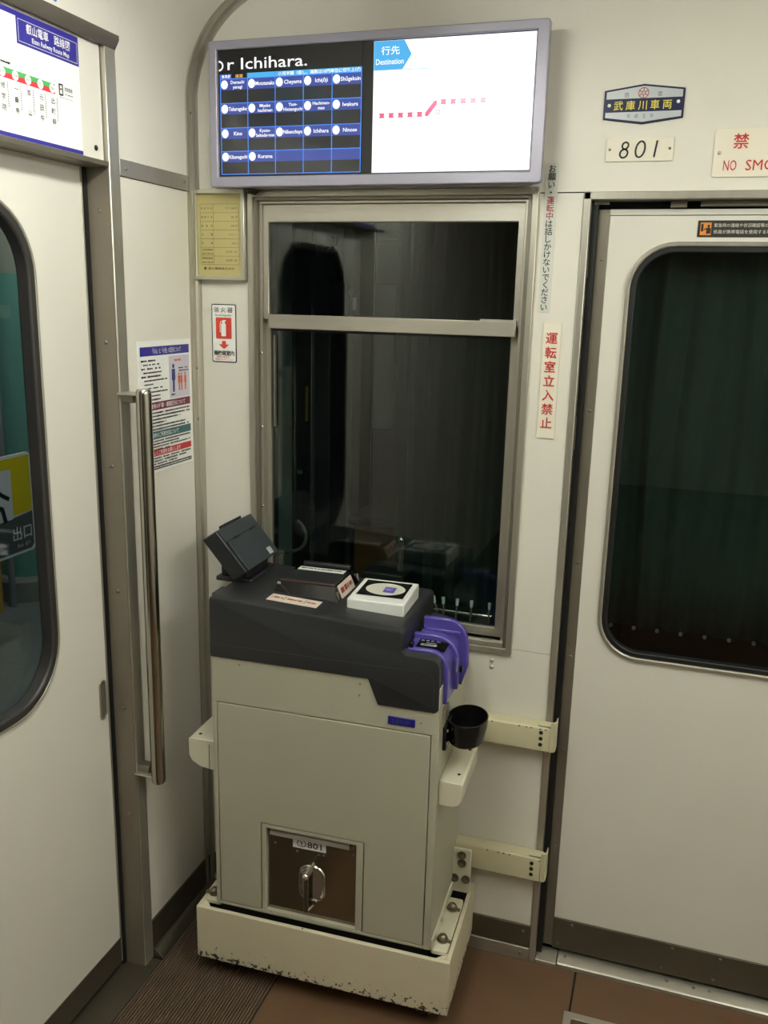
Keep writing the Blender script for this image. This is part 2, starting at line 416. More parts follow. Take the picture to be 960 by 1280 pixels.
box('sill_plate', 'steel_h', (.150, .748, -.004, .030, .7925, .8035), w1, .001)
for x, z in ((.716, .8036), (.720, .8036)): screw(w1, (x, .010, .8035), (0, 0, 1), .003)
box('pane', 'pane_cab', (.168, .730, .021, .025, 1.50, 1.71), w1)
box('pane', 'pane_cab', (.165, .726, .035, .039, .82, 1.485), w1)
box('gasket', 'rubber', (.168, .7235, .032, .0365, 1.470, 1.482), w1)
for z in (1.42, 1.25, 1.06, .90): screw(w1, (.1535, .010, z), (0, -1, 0), .003, 'chrome')
box('sash_catch', 'steel_dark', (.176, .180, .026, .034, 1.25, 1.46), w1)

# ---- driver cab door (door_2)
DY = .035
d2 = empty('door_2', (0, 0, 0)); tag(d2, 'cream sliding door of the driver cab with dark rounded window', 'door', kind='structure')
win = rrect(.955, 1.50, .797, 1.663, .085, 8)
def door_slab(x0, x1, z0, z1, hole, y0, y1, nm, m):
    b = MB(); o = [(x0, z0), (x1, z0), (x1, z1), (x0, z1)]
    # slab with a rounded hole: four-corner fan stitched to the hole
    n = len(hole); k = n//4
    for yy in (y0, y1):
        hv = [b.bm.verts.new((p[0], yy, p[1])) for p in hole]
        cv = {q: b.bm.verts.new((q[0], yy, q[1])) for q in o}
        order = [(x1, z1), (x0, z1), (x0, z0), (x1, z0)]
        for c in range(4):
            seg = hv[c*k:(c+1)*k]
            for a, bb in zip(seg, seg[1:]): b.bm.faces.new((cv[order[c]], a, bb))
            nx = hv[((c+1)*k) % n]; b.bm.faces.new((cv[order[c]], seg[-1], nx, cv[order[(c+1) % 4]]))
        if yy == y0: h0, c0 = hv, cv
        else:
            for i in range(n): b.bm.faces.new((h0[i], h0[(i+1) % n], hv[(i+1) % n], hv[i]))
            for i in range(4): b.bm.faces.new((c0[o[i]], c0[o[(i+1) % 4]], cv[o[(i+1) % 4]], cv[o[i]]))
    return b.build(nm, m, d2)
door_slab(.907, 1.555, .109, 1.7185, win, DY, DY+.022, 'door_panel', 'cream_door')
e = MB().box(.884, .9065, DY-.002, DY+.024, .030, 1.7305).build('edge_strip', 'steel_dark', d2, .001)
box('top_strip', 'cream_door', (.9065, 1.555, DY-.001, DY+.022, 1.720, 1.7305), d2)
for z in (1.635, 1.33, 1.0, .78, .55, .30): screw(d2, (.897, DY-.002, z), (0, -1, 0), .0035)
k2 = box('kick_plate', 'kick', (.9065, 1.555, DY-.003, DY+.02, .026, .108), d2, .0008)
for x, z in ((.95, .098), (1.18, .098), (1.285, .098), (.92, .040), (1.16, .040), (1.275, .040)): screw(k2, (x, DY-.003, z), (0, -1, 0), .004)
ring_prism(MB(), rrect(.948, 1.507, .790, 1.670, .092, 8), rrect(.957, 1.498, .799, 1.661, .083, 8), 'y', DY-.007, DY+.004).build('window_trim', 'steel', d2, .0025)
ring_prism(MB(), rrect(.955, 1.50, .797, 1.663, .085, 8), rrect(.968, 1.487, .810, 1.650, .072, 8), 'y', DY-.002, DY+.018).build('window_gasket', 'rubber', d2, .002)
MB().prism(rrect(.960, 1.495, .802, 1.658, .08, 8), 'y', DY+.012, DY+.016).build('pane', 'pane_cab', d2)
sill = MB().prism([(-.002, 0), (.045, 0), (.045, .016), (.003, .013), (-.002, .009)], 'x', .9235, 1.57).build('door_sill', 'steel_h', d2, .001)
MB().prism([(-.004, 0), (.045, 0), (.045, .014), (.002, .012), (-.004, .009)], 'x', .872, .922).build('door_sill', 'steel_h', d2, .001)
for x in (.94, 1.175, 1.235, 1.27): screw(sill, (x, .022, .0145), (0, 0, 1), .004)

# ---- side door (door_1) and its header
d1 = empty('door_1'); tag(d1, 'cream passenger side door with black-edged rounded window', 'door', kind='structure')
SX = -.05
def side_slab(y0, y1, z0, z1, hole, xa, xb, nm, m, parent):
    b = MB(); o = [(y0, z0), (y1, z0), (y1, z1), (y0, z1)]; order = [(y1, z1), (y0, z1), (y0, z0), (y1, z0)]; n = len(hole); k = n//4
    for xx in (xa, xb):
        hv = [b.bm.verts.new((xx, p[0], p[1])) for p in hole]; cv = {q: b.bm.verts.new((xx, q[0], q[1])) for q in o}
        for c in range(4):
            seg = hv[c*k:(c+1)*k]
            for a, bb in zip(seg, seg[1:]): b.bm.faces.new((cv[order[c]], a, bb))
            nx = hv[((c+1)*k) % n]; b.bm.faces.new((cv[order[c]], seg[-1], nx, cv[order[(c+1) % 4]]))
        if xx == xa: h0, c0 = hv, cv
        else:
            for i in range(n): b.bm.faces.new((h0[i], h0[(i+1) % n], hv[(i+1) % n], hv[i]))
            for i in range(4): b.bm.faces.new((c0[o[i]], c0[o[(i+1) % 4]], cv[o[(i+1) % 4]], cv[o[i]]))
    return b.build(nm, m, parent)
hole = rrect(-1.03, -.498, .762, 1.702, .13, 10)
side_slab(-1.20, -.3475, .078, 1.80, hole, SX, SX-.030, 'door_panel', 'cream_door', d1)
box('edge_strip', 'steel', (SX-.03, SX+.001, -.3470, -.3415, .012, 1.80), d1, .0006)
box('kick_plate', 'kick', (SX-.03, SX+.002, -1.20, -.3475, .012, .0775), d1, .0008)
def sring(o, i, a0, a1, nm, m, bv): return ring_prism(MB(), o, i, 'x', a0, a1).build(nm, m, d1, bv)
sring(rrect(-1.035, -.493, .757, 1.707, .135, 10), rrect(-1.029, -.499, .763, 1.701, .129, 10), SX+.005, SX-.004, 'window_trim', 'steel', .0018)
sring(rrect(-1.03, -.498, .762, 1.702, .13, 10), rrect(-1.012, -.516, .780, 1.684, .112, 10), SX+.006, SX-.022, 'window_gasket', 'gasket', .004)
MB().prism(rrect(-1.02, -.508, .772, 1.692, .12, 10), 'x', SX-.018, SX-.022).build('pane', 'pane_side', d1)
fp = MB().prism(rrect(-.3755, -.3535, .645, .735, .0109, 8), 'x', SX, SX+.0006).build('finger_pull', 'steel_dark', d1)
ring_prism(MB(), rrect(-.377, -.352, .6435, .7365, .0124, 8), rrect(-.3735, -.3555, .647, .733, .0089, 8), 'x', SX, SX+.003).build('pull_rim', 'steel', fp, .001)
# header cover with lip
hd = MB().box(-.062, -.006, -1.30, -.331, 1.7785, 2.005).build('trim_4', 'cream_door', None, .001); tag(hd, 'cream door header cover carrying the route map', 'door header', kind='structure')
MB().prism([(-.004, 1.990), (.004, 1.9875), (.014, 2.004), (.014, 2.012), (-.03, 2.014), (-.03, 1.99)], 'y', -1.30, -.2945).build('header_lip', 'lip', hd, .001)
MB().prism([(-.062, 1.7775), (.004, 1.7775), (.006, 1.7865), (-.005, 1.7885), (-.062, 1.787)], 'y', -1.30, -.331).build('header_lower_lip', 'steel_dark', hd, .001)
screw(hd, (-.006, -.355, 1.808), (1, 0, 0), .005, 'rubber')
# wall above the header and beyond
wa = empty('wall_left_upper'); tag(wa, 'curved cream wall above the side door header', 'wall', kind='structure')
cove(YB, -.2937, 'panel', wa, 'cream', 16, False)
wr = box('wall_left_rear', 'cream', (-.10, 0, YB, -1.20, 0, 2.02)); tag(wr, 'cream side wall beyond the passenger door', 'wall', kind='structure')
wrt = box('wall_right', 'cream', (CARW, CARW+.06, YB, .05, 0, 2.2)); tag(wrt, 'cream right side wall of the compartment', 'wall', kind='structure')
wb = box('wall_back', 'cream', (-.10, CARW+.06, YB-.05, YB, 0, 2.25)); tag(wb, 'cream far end wall of the compartment', 'wall', kind='structure')
ce = box('ceiling', 'ceiling', (.20, CARW, YB, .05, ZC, ZC+.05)); tag(ce, 'off-white flat train ceiling', 'ceiling', kind='structure')
MB().prism([(CARW, 1.95)]+[(CARW-RC+RC*math.cos(R(a)), 1.95+RC*math.sin(R(a))) for a in range(10, 91, 10)]+[(CARW, ZC)], 'y', YB, .0).build('cove', 'ceiling', ce, 0, True)

# ---- ceiling lights
def ceiling_light(x, y0, y1, label):
    t = empty('ceiling_light', (x, (y0+y1)/2, ZC)); h = (y1-y0)/2
    MB().box(-.075, .075, -h-.02, h+.02, -.075, 0).build('housing', 'ceiling', t, .004)
    for s in (-1, 1):
        MB().tube([(s*.035, -h, -.100), (s*.035, h, -.100)], .016, 12).build('fluorescent_tube', 'tube_light', t, 0, True)
        for e_ in (-1, 1): MB().box(s*.035-.016, s*.035+.016, e_*h-.012, e_*h+.012, -.118, -.07).build('lamp_holder', 'white_print', t, .003)
    tag(t, label, 'ceiling light', 'twin-tube ceiling lights')
for side, x in (('left', .50), ('right', 1.80)):
    for i, (a, c) in enumerate(((-1.68, -.45),)):
        ceiling_light(x, a, c, 'twin fluorescent lamp on the %s half of the ceiling' % side)

# ================================================================== THINGS ON THE END WALL
# ---- passenger information display
ds = empty('information_display', (.4285, 0, 1.770)); tag(ds, 'grey-framed twin-screen passenger information display above the cab window', 'display'); O = Vector(ds.location)
X0, X1, Z0, Z1, YF = .076, .781, 1.770, 2.056, -.070
def dl(b, nm, m, parent=ds, bevel=0):
    for v in b.bm.verts: v.co -= O
    return b.build(nm, m, parent, bevel)
dl(MB().box(X0+.01, X1-.01, -.052, -.001, Z0+.008, Z1-.008), 'housing', 'bezel', bevel=.004)
dl(ring_prism(MB(), rrect(X0, X1, Z0, Z1, .006, 4), rrect(.0945, .7580, 1.7915, 2.0385, .001, 4), 'y', YF, -.050), 'bezel', 'bezel', bevel=.0025)
dl(MB().box(.092, .760, -.062, -.050, 1.789, 2.041), 'screen_backing', 'bezel_gap')
dl(MB().tube([(.305+.008*math.cos(a*math.pi/8), -.03, 2.054+.009*math.sin(a*math.pi/8)) for a in range(9)], .0013, 8), 'hanging_eye', 'chrome')
dl(MB().prism([(.142, 1.770), (.162, 1.770), (.152, 1.760)], 'y', -.05, -.01), 'bracket_tip', 'rubber')
sl = dl(MB().box(.0975, .4135, -.0640, -.060, 1.7945, 2.0375), 'left_screen', 'screen_black'); sl['label'] = 'dark screen listing station names in a blue grid'
sr = dl(MB().box(.4375, .7560, -.0640, -.060, 1.7945, 2.0365), 'right_screen', 'scr_panel'); sr['label'] = 'bright white screen with destination line diagram'
def SP(lift): return EW(-.0640, lift)
def fin(p, nm, m, par): return p.build(nm, m, par, O)
GX = [.1005+i*(.4130-.1005)/5 for i in range(6)]; GZ = [1.9830, 1.9360, 1.8880, 1.8420, 1.7965]
p = SP(.0003)
for c in range(5):
    for r in range(4): p.rect(GX[c], GZ[r+1], GX[c+1], GZ[r]-.0215)
fin(p, 'cells', 'screen_cell', sl)['kind'] = 'stuff'
p = SP(.0005)
for c in range(5):
    for r in range(4): p.rect(GX[c], GZ[r]-.0215, GX[c+1], GZ[r])
p.rect(GX[0], 1.9835, GX[0]+.026, 1.9925)
fin(p, 'name_bars', 'scr_blue', sl)['kind'] = 'stuff'
p = SP(.0007).rect(GX[1]-.001, 1.9835, GX[5], 1.9928); fin(p, 'fare_header', 'scr_cyan', sl)
p = SP(.0009)
for gx in GX: p.rect(gx-.0008, GZ[4], gx+.0008, 1.992)
for gz in GZ[1:]+[1.983]: p.rect(GX[0], gz-.0007, GX[5], gz+.0007)
fin(p, 'grid_lines', 'scr_line', sl)
names = [['Demachi|yanagi', 'Mototanaka', 'Chayama', 'Ichijōji', 'Shūgakuin'], ['Takaragaike', 'Miyake|hachiman', 'Yase-|Hieizanguchi', 'Hachiman-|mae', 'Iwakura'],
         ['Kino', 'Kyoto-|Seikadai-mae', 'Nikenchaya', 'Ichihara', 'Ninose'], ['Kibuneguchi', 'Kurama']]
p = SP(.0012)
for r, row in enumerate(names):
    for c, nm in enumerate(row):
        zc = GZ[r]-.0108; p.disc(GX[c]+.0095, zc, .0078, .0086)
        x0, x1 = GX[c]+.0185, GX[c+1]-.002; L = nm.split('|')
        for k, s_ in enumerate(L):
            zz = zc + ((.0042 if k == 0 else -.0048) if len(L) > 1 else 0)
            p.text(s_, (x0+x1)/2, zz, .0076 if len(L) == 1 else .0064, maxw=x1-x0, bold=.012)
fin(p, 'station_names', 'scr_white', sl)['kind'] = 'stuff'
p = SP(.0012).text('乗車駅', GX[0]+.0135, 1.9878, .0065, bold=.01); fin(p, 'station_heading', 'scr_white', sl)
p = SP(.0012)
p.text('小児半額（但し、端数は10円単位に切り上げ）', .4105, 1.9880, .0072, w=.178, bold=.01, align='R'); fin(p, 'child_fare_lettering', 'scr_white', sl)
p = SP(.0012)
p.text('r Ichihara.', .118, 2.0115, .0225, w=.178, bold=.004, align='L')
p.stroke([(.0978+.0090*math.sin(a), 2.0085+.0085*math.cos(a)) for a in [k*math.pi/10 for k in range(11)]], .0032)
fin(p, 'announcement_lettering', 'scr_white', sl)
p = SP(.0012); p.text('運賃', GX[0]+.0435, 1.9878, .0065, w=.018, bold=.01); fin(p, 'fare_lettering', 'scr_orange', sl)
p = SP(.0005).poly([(.4380, 1.9835), (.4970, 1.9835), (.5150, 2.0100), (.5000, 2.0360), (.4380, 2.0360)]); fin(p, 'destination_arrow', 'scr_cyan', sr)
fin(SP(.0008).rect(.4970, 1.9825, .56, 1.9833), 'rule', 'scr_cyan', sr); fin(SP(.0008).rect(.74, 1.9825, .7555, 1.9833), 'rule', 'scr_cyan', sr)
p = SP(.0009).text('行先', .472, 2.0185, .0155, w=.038, bold=.006); fin(p, 'lettering', 'scr_white', sr)
p = SP(.0009).text('Destination', .471, 1.9990, .0105, w=.057, bold=.008); fin(p, 'lettering', 'scr_white', sr)
p = SP(.0009)
for k in range(5):
    for x, z in ((.451+.0195*k, 1.9005), (.5765+.0195*k, 1.9215)):
        p.poly([(x, z-.0045), (x+.0115, z-.0045), (x+.010, z), (x+.0115, z+.0045), (x, z+.0045), (x+.0015, z)])
p.poly([(.5460, 1.8965), (.5515, 1.8965), (.5690, 1.9175), (.5690, 1.9240), (.5640, 1.9240), (.5460, 1.9030)])
p.stroke([(.572+.004*math.cos(a), 1.9035+.0045*math.sin(a)) for a in [k*math.pi/4 for k in range(8)]], .0012, True)
fin(p, 'line_diagram', 'scr_pink', sr)['kind'] = 'stuff'
p = SP(.0009)
rr = random.Random(3)
for x, z in ((.5785, 2.0255), (.5785, 2.0205), (.4430, 1.9250), (.4430, 1.9110), (.5000, 1.9275), (.5180, 1.9450), (.5720, 1.9445), (.6280, 1.9420), (.6980, 1.8130), (.7070, 1.8140), (.7150, 1.8145)):
    p.dashes(x-.004, x+.004, z, .0016, .8, int(x*1e4))
fin(p, 'fine_print', 'scr_grey', sr)['kind'] = 'stuff'

# ---- builder plate
bp = MB().prism([(.8815, 1.8900), (.954, 1.8800), (1.0275, 1.8890), (1.0275, 1.9410), (.953, 1.9505), (.8815, 1.9410)], 'y', -.003, 0).build('builder_plate', 'navy', None, .001)
tag(bp, 'navy and silver hexagonal plate with yellow characters above the number plate', 'plate')
P = EW(-.003)
P.poly([(.8855, 1.9255), (1.0235, 1.9255), (1.0235, 1.9380), (.953, 1.9468), (.8855, 1.9380)]).poly([(.8855, 1.8930), (.954, 1.8840), (1.0235, 1.8920), (1.0235, 1.9020), (.8855, 1.9020)]); P.build('silver_field', 'plate_silver', bp)['kind'] = 'stuff'
P = EW(-.003, .0012)
for i, ch in enumerate('武庫川車両'): P.text(ch, .9085+.0222*i, 1.9135, .0165, bold=.006)
P.build('lettering', 'yellow_print', bp)
for ch, x in (('西', .9225), ('宮', .983)): EW(-.003, .0012).text(ch, x, 1.9320, .0085).build('small_lettering', 'ink_grey', bp)
P = EW(-.003, .0012)
for i, ch in enumerate('平成2年'): P.text(ch, .9285+.0142*i, 1.8945, .0070)
P.build('small_lettering', 'ink_grey', bp)
P = EW(-.003, .0012).stroke([(.953+.0092*math.cos(k*math.pi/12), 1.9345+.0092*math.sin(k*math.pi/12)) for k in range(24)], .0012, True)
P.stroke([(.953+.0028*math.cos(k*math.pi/6), 1.9345+.0028*math.sin(k*math.pi/6)) for k in range(12)], .0009, True)
for k in range(6):
    a = k*math.pi/3+math.pi/6; P.stroke([(.953+.003*math.cos(a), 1.9345+.003*math.sin(a)), (.953+.0088*math.cos(a), 1.9345+.0088*math.sin(a))], .0014)
P.build('wheel_emblem', 'ink_dark_red', bp)
for x in (.8915, 1.0165): screw(bp, (x, -.003, 1.9145 if x < .95 else 1.9175), (0, -1, 0), .0032, 'white_print')

# ---- number plate 801
npl = MB().prism(rrect(.892, 1.016, 1.8140, 1.8565, .002, 3), 'y', -.003, 0).build('number_plate', 'plate_cream', None, .0008); tag(npl, 'small cream enamel plate reading 801 on the end wall', 'plate')
P = EW(-.003)
def ell(cx, cz, rx, rz, sh=.12, n=28): return [(cx+rx*math.cos(2*math.pi*k/n)+sh*rz*math.sin(2*math.pi*k/n), cz+rz*math.sin(2*math.pi*k/n)) for k in range(n)]
P.stroke(ell(.9275, 1.8425, .0056, .0060), .0034, True).stroke(ell(.9255, 1.8285, .0070, .0076), .0034, True)
P.stroke(ell(.9555, 1.8355, .0083, .0142), .0034, True).stroke([(.9815, 1.8210), (.9855, 1.8505)], .0034)
P.build('lettering', 'ink', npl)
for x in (.8990, 1.0090): screw(npl, (x, -.003, 1.8360), (0, -1, 0), .0026)

# ---- no smoking plate
ns = MB().prism(rrect(1.088, 1.330, 1.7830, 1.8680, .004, 4), 'y', -.003, 0).build('no_smoking_sign', 'plate_cream', None, .0008); tag(ns, 'cream no smoking sign with red lettering above the cab door', 'sign')
for ch, x in (('禁', 1.1340), ('煙', 1.2600)): EW(-.003).text(ch, x, 1.8455, .0260, bold=.012).build('lettering', 'ink_red', ns)
P = EW(-.003).text('NO', 1.1185, 1.8040, .0190, w=.023).text('SMOKING', 1.1460, 1.8040, .0190, w=.112, align='L'); P.build('lettering', 'ink_red', ns)
for x in (1.0980, 1.3200): screw(ns, (x, -.003, 1.8255), (0, -1, 0), .0036, 'steel')

# ---- vertical stickers beside the window
s1 = MB().box(.7795, .8045, -.0012, 0, 1.5285, 1.8150).build('notice_sticker', 'sticker'); tag(s1, 'tall narrow white sticker with black and red vertical writing beside the cab window', 'sticker')
body = 'お願い・運転中は話しかけないでください'; pt = .2800/len(body)
for keep in (range(0, 4), range(7, len(body))):
    P = EW(-.0012); P.vertical(body, .7920, 1.8115, .0160, pt, .010, skip=tuple(i for i in range(len(body)) if i not in keep)); P.build('lettering', 'ink', s1)
P = EW(-.0012); P.vertical(body, .7920, 1.8115, .0160, pt, .010, skip=tuple(i for i in range(len(body)) if i not in (4, 5, 6))); P.build('red_lettering', 'ink_dark_red', s1)
s2 = MB().box(.7945, .8310, -.0030, 0, 1.2710, 1.5085).build('no_entry_sign', 'plate_cream', None, .0006); tag(s2, 'cream plastic strip sign with seven red vertical characters', 'sign')
P = EW(-.0030); P.vertical('運転室立入禁止', .8128, 1.4920, .0250, .0290, .014); P.build('lettering', 'ink_red', s2)

# ---- fire extinguisher sign
fs = MB().prism(rrect(.0335, .0960, 1.3955, 1.5265, .004, 4), 'y', -.0012, 0).build('fire_extinguisher_sign', 'ink'); tag(fs, 'white sign with red fire extinguisher symbol and downward arrow', 'sign')
P = EW(-.0012, .0003).poly(rrect(.0355, .0940, 1.3975, 1.5245, .003, 4)); P.build('white_field', 'paper', fs)
P = EW(-.0012, .0009).poly(rrect(.0445, .0845, 1.4490, 1.4965, .002, 4)).poly([(.0595, 1.4440), (.0695, 1.4440), (.0695, 1.4360), (.0775, 1.4360), (.0645, 1.4255), (.0515, 1.4360), (.0595, 1.4360)])
P.build('red_symbol', 'sign_red', fs); P = EW(-.0012, .0009).text('非常の場合は', .0620, 1.4075, .0050).text('乗務員に知らせてください', .0648, 1.4020, .0042, w=.046); P.build('red_lettering', 'sign_red', fs)
P = EW(-.0012, .0014).poly(rrect(.0585, .0705, 1.4545, 1.4830, .0015, 3)).rect(.0610, 1.4830, .0680, 1.4880).rect(.0625, 1.4880, .0705, 1.4910)
P.stroke([(.0620, 1.4895), (.0570, 1.4865), (.0555, 1.4780), (.0560, 1.4660)], .0016).disc(.0562, 1.4650, .0016); P.build('extinguisher_symbol', 'white_print', fs)
P = EW(-.0012, .0014)
for i, ch in enumerate('消火器'): P.text(ch, .0465+.0175*i, 1.5140, .0125)
P.text('Fire Extinguisher', .0648, 1.5020, .0034, w=.042, bold=.01); P.build('lettering', 'ink', fs)
P = EW(-.0012, .0014)
for i, ch in enumerate('乗務員室内'): P.text(ch, .0440+.0104*i, 1.4165, .0110, bold=.012)
P.build('lettering', 'ink', fs)

# ---- framed inspection plate in the corner
ip = empty('inspection_plate', (.06, 0, 1.579)); tag(ip, 'framed brass-coloured vehicle data plate in the corner', 'plate'); IO = Vector(ip.location)
def il(b, nm, m, bevel=0, par=ip):
    for v in b.bm.verts: v.co -= IO
    return b.build(nm, m, par, bevel)
il(rect_ring(MB(), (-.0005, .1285, 1.5790, 1.7730), (.0095, .1190, 1.5885, 1.7640), -.020, -.001), 'frame', 'brass_frame', .0015)
pp = il(MB().box(.009, .1195, -.012, -.002, 1.588, 1.7645), 'plate', 'brass')
P = EW(-.012); xa, xm, xb = .0165, .0490, .1120; zt = 1.7425; dz = .0185
for k in range(8): P.rect(xa, zt-dz*k-.0003, xb, zt-dz*k+.0003)
for x in (xa, xm, xb): P.rect(x-.0003, zt-dz*7, x+.0003, zt)
rows = [('形式番号', 'デオ  800 形'), ('車両番号', '801 号'), ('製造年', '1990 年'), ('自重', '31.0 トン'), ('定員', '108 人'), ('全般検査|施行年月', '2013年  3月'), ('重要部検査|施行年月', '2009年  2月')]
for k, (a, c) in enumerate(rows):
    z = zt-dz*(k+.5); L = a.split('|')
    if len(L) == 1:
        n_ = len(a)
        for j, ch in enumerate(a): P.text(ch, xa+.0045+(xm-xa-.009)*j/(n_-1), z, .0044, bold=.012)
    else:
        P.text(L[0], (xa+xm)/2, z+.0042, .0042, w=.027, bold=.012).text(L[1], (xa+xm)/2, z-.0046, .0042, w=.027, bold=.012)
    P.text(c, xb-.003 if k < 5 else xb-.006, z, .0052, align='R')
P.disc(.0265, zt-dz*7-.0085, .0032).text('叡山電鉄株式会社', .0670, zt-dz*7-.0085, .0050, w=.066, bold=.01)
P.build('lettering', 'brass_ink', pp, IO)

# ---- emergency phone sticker on the cab door
es = MB().prism(rrect(1.0735, 1.3600, 1.6785, 1.7095, .0015, 3), 'y', DY-.0012, DY).build('emergency_sticker', 'sticker_dark'); tag(es, 'black sticker with orange phone pictogram on the cab door', 'sticker')
P = EW(DY-.0012, .0004).rect(1.0785, 1.6825, 1.0985, 1.7055); P.build('pictogram_field', 'orange', es)
P = EW(DY-.0012, .0009).disc(1.0935, 1.6990, .0024).poly([(1.0895, 1.6850), (1.0975, 1.6850), (1.0980, 1.6935), (1.0955, 1.6965), (1.0905, 1.6960), (1.0850, 1.6930), (1.0845, 1.6910), (1.0900, 1.6930)]).poly(rrect(1.0800, 1.0840, 1.6890, 1.7030, .001, 3)); P.build('pictogram', 'ink', es)
P = EW(DY-.0012, .0009).text('緊急時の連絡や状況確認等のため', 1.1035, 1.7005, .0072, w=.112, bold=.004, align='L').text('係員が携帯電話を使用する場合があります', 1.1030, 1.6885, .0072, w=.150, bold=.004, align='L'); P.build('lettering', 'sticker', es)

# ---- cream wall brackets
def bracket(x0, x1, z0, z1, label):
    o = empty('wall_bracket', ((x0+x1)/2, 0, z0)); C0 = Vector(o.location)
    def L(b, nm, m, bevel=0, sm=False):
        for v in b.bm.verts: v.co -= C0
        return b.build(nm, m, o, bevel, sm)
    arm = L(MB().prism([(-.036, z0), (-.001, z0), (-.001, z1), (-.034, z1-.002), (-.036, z1-.006)], 'x', x0, x1), 'arm', 'bracket_cream', .0025)
    L(MB().prism([(x1-.002, -.038), (x1+.008, -.036), (x1+.011, -.028), (x1+.011, -.0045), (x1+.0085, -.0045), (x1+.008, -.026), (x1+.002, -.034)], 'z', z0+.002, z1+.014), 'end_flange', 'bracket_cream', .001)
    L(MB().box(x1-.030, x1+.004, -.032, -.010, z1, z1+.003), 'top_tab', 'bracket_cream', .001)
    for k in range(3):
        b = MB().tube([(x1-.022, -.0364, z0+.017+.0145*k), (x1-.022, -.0374, z0+.017+.0145*k)], .0046, 12); L(b, 'bolt_hole', 'seam')
    rr = random.Random(int(z0*1e3))
    for k in range(6):
        x = rr.uniform(x0+.09, x1-.004); L(MB().prism([(x, z1-.0065), (x+rr.uniform(.002, .005), z1-.0060), (x+.004, z1-.0045), (x+.001, z1-.0040)], 'y', -.0366, -.0350), 'paint_chip', 'seam')
    tag(o, label, 'bracket'); return o
bracket(.640, .874, .573, .632, 'cream steel bracket arm on the wall just above the middle of the fare box')
bracket(.655, .874, .243, .304, 'lower cream steel bracket arm on the wall near the floor')

# ================================================================== THINGS ON THE LEFT WALL
# ---- route map
rm = MB().box(-.006, -.0048, -1.25, -.3955, 1.7895, 1.9850).build('route_map', 'paper'); tag(rm, 'white railway route map with blue title block on the door header', 'route map')
LW(-.0048, .0003).rect(-1.25, 1.9765, -.5550, 1.9850).build('top_band', 'map_blue', rm); LW(-.0048, .0003).rect(-1.25, 1.7895, -.3955, 1.7960).build('bottom_band', 'map_blue', rm)
LW(-.0048, .0003).rect(-.5550, 1.9365, -.3955, 1.9850).build('title_block', 'map_blue', rm)
P = LW(-.0048, .0008).frame(-.5510, 1.9405, -.4000, 1.9745, .0007).text('叡山電車', -.5040, 1.9640, .0150, w=.055, bold=.006).text('路線図', -.4405, 1.9640, .0150, w=.042, bold=.006).text('Eizan Railway Route Map', -.4705, 1.9490, .0078, w=.096, bold=.008); P.build('title_lettering', 'white_print', rm)
P = LW(-.0048, .0003).rect(-1.25, 1.8855, -.4660, 1.8935); P.build('green_line', 'map_green', rm)
P = LW(-.0048, .0003).rect(-1.25, 1.8775, -.4660, 1.8855); P.build('red_line', 'map_red', rm)
xs = [-.4735-.0305*k for k in range(12)]
P = LW(-.0048, .0008)
for x in xs: P.disc(x, 1.8855, .0075)
P.build('station_dots', 'white_print', rm)['kind'] = 'stuff'
P = LW(-.0048, .0012)
for i, x in enumerate(xs): P.text('E%02d' % (i+1), x, 1.8855, .0042, w=.010)
for x, s_ in zip(xs, ('出町柳', '元田中', '茶山', '一乗寺', '修学院')):
    pit = .0165 if len(s_) == 3 else .030
    Q = LW(-.0048, .0012)
    for j, ch in enumerate(s_): Q.text(ch, x, 1.8655-pit*j, .0100)
    Q.build('station_name', 'ink', rm)['kind'] = 'stuff'
P.build('station_numbers', 'ink', rm)['kind'] = 'stuff'
P = LW(-.0048, .0012).frame(-.4560, 1.8790, -.4450, 1.8975, .0022).rect(-.4525, 1.8880, -.4485, 1.8900).rect(-.4535, 1.8780, -.4515, 1.8795).rect(-.4495, 1.8780, -.4475, 1.8795)
P.text('京阪電車', -.4300, 1.8910, .0070, w=.022).dashes(-.4400, -.4180, 1.8825, .0016, .9, 3).rect(-.456, 1.8755, -.4180, 1.8760).dashes(-.620, -.575, 1.9010, .003, .8, 4)
P.build('transfer_symbol', 'ink', rm)['kind'] = 'stuff'
P = LW(-.0048, .0012)
for i, x in enumerate(xs[:6]):
    for k in range(11): P.rect(x+.0095, 1.8700-.0035*k, x+.0115, 1.8720-.0035*k)
P.build('small_lettering', 'ink_grey', rm)['kind'] = 'stuff'

# ---- advert above the header
ad = MB().prism([(.0095, 2.020), (.0105, 2.020), (.060, 2.105), (.058, 2.106)], 'y', -.90, -.4725).build('advert_poster', 'ad_sky'); tag(ad, 'pale blue advert poster with blue edge above the door header', 'poster')
MB().prism([(.0098, 2.0195), (.0113, 2.0195), (.0608, 2.105), (.0588, 2.106)], 'y', -.4765, -.4700).build('poster_edge', 'ad_blue', ad)

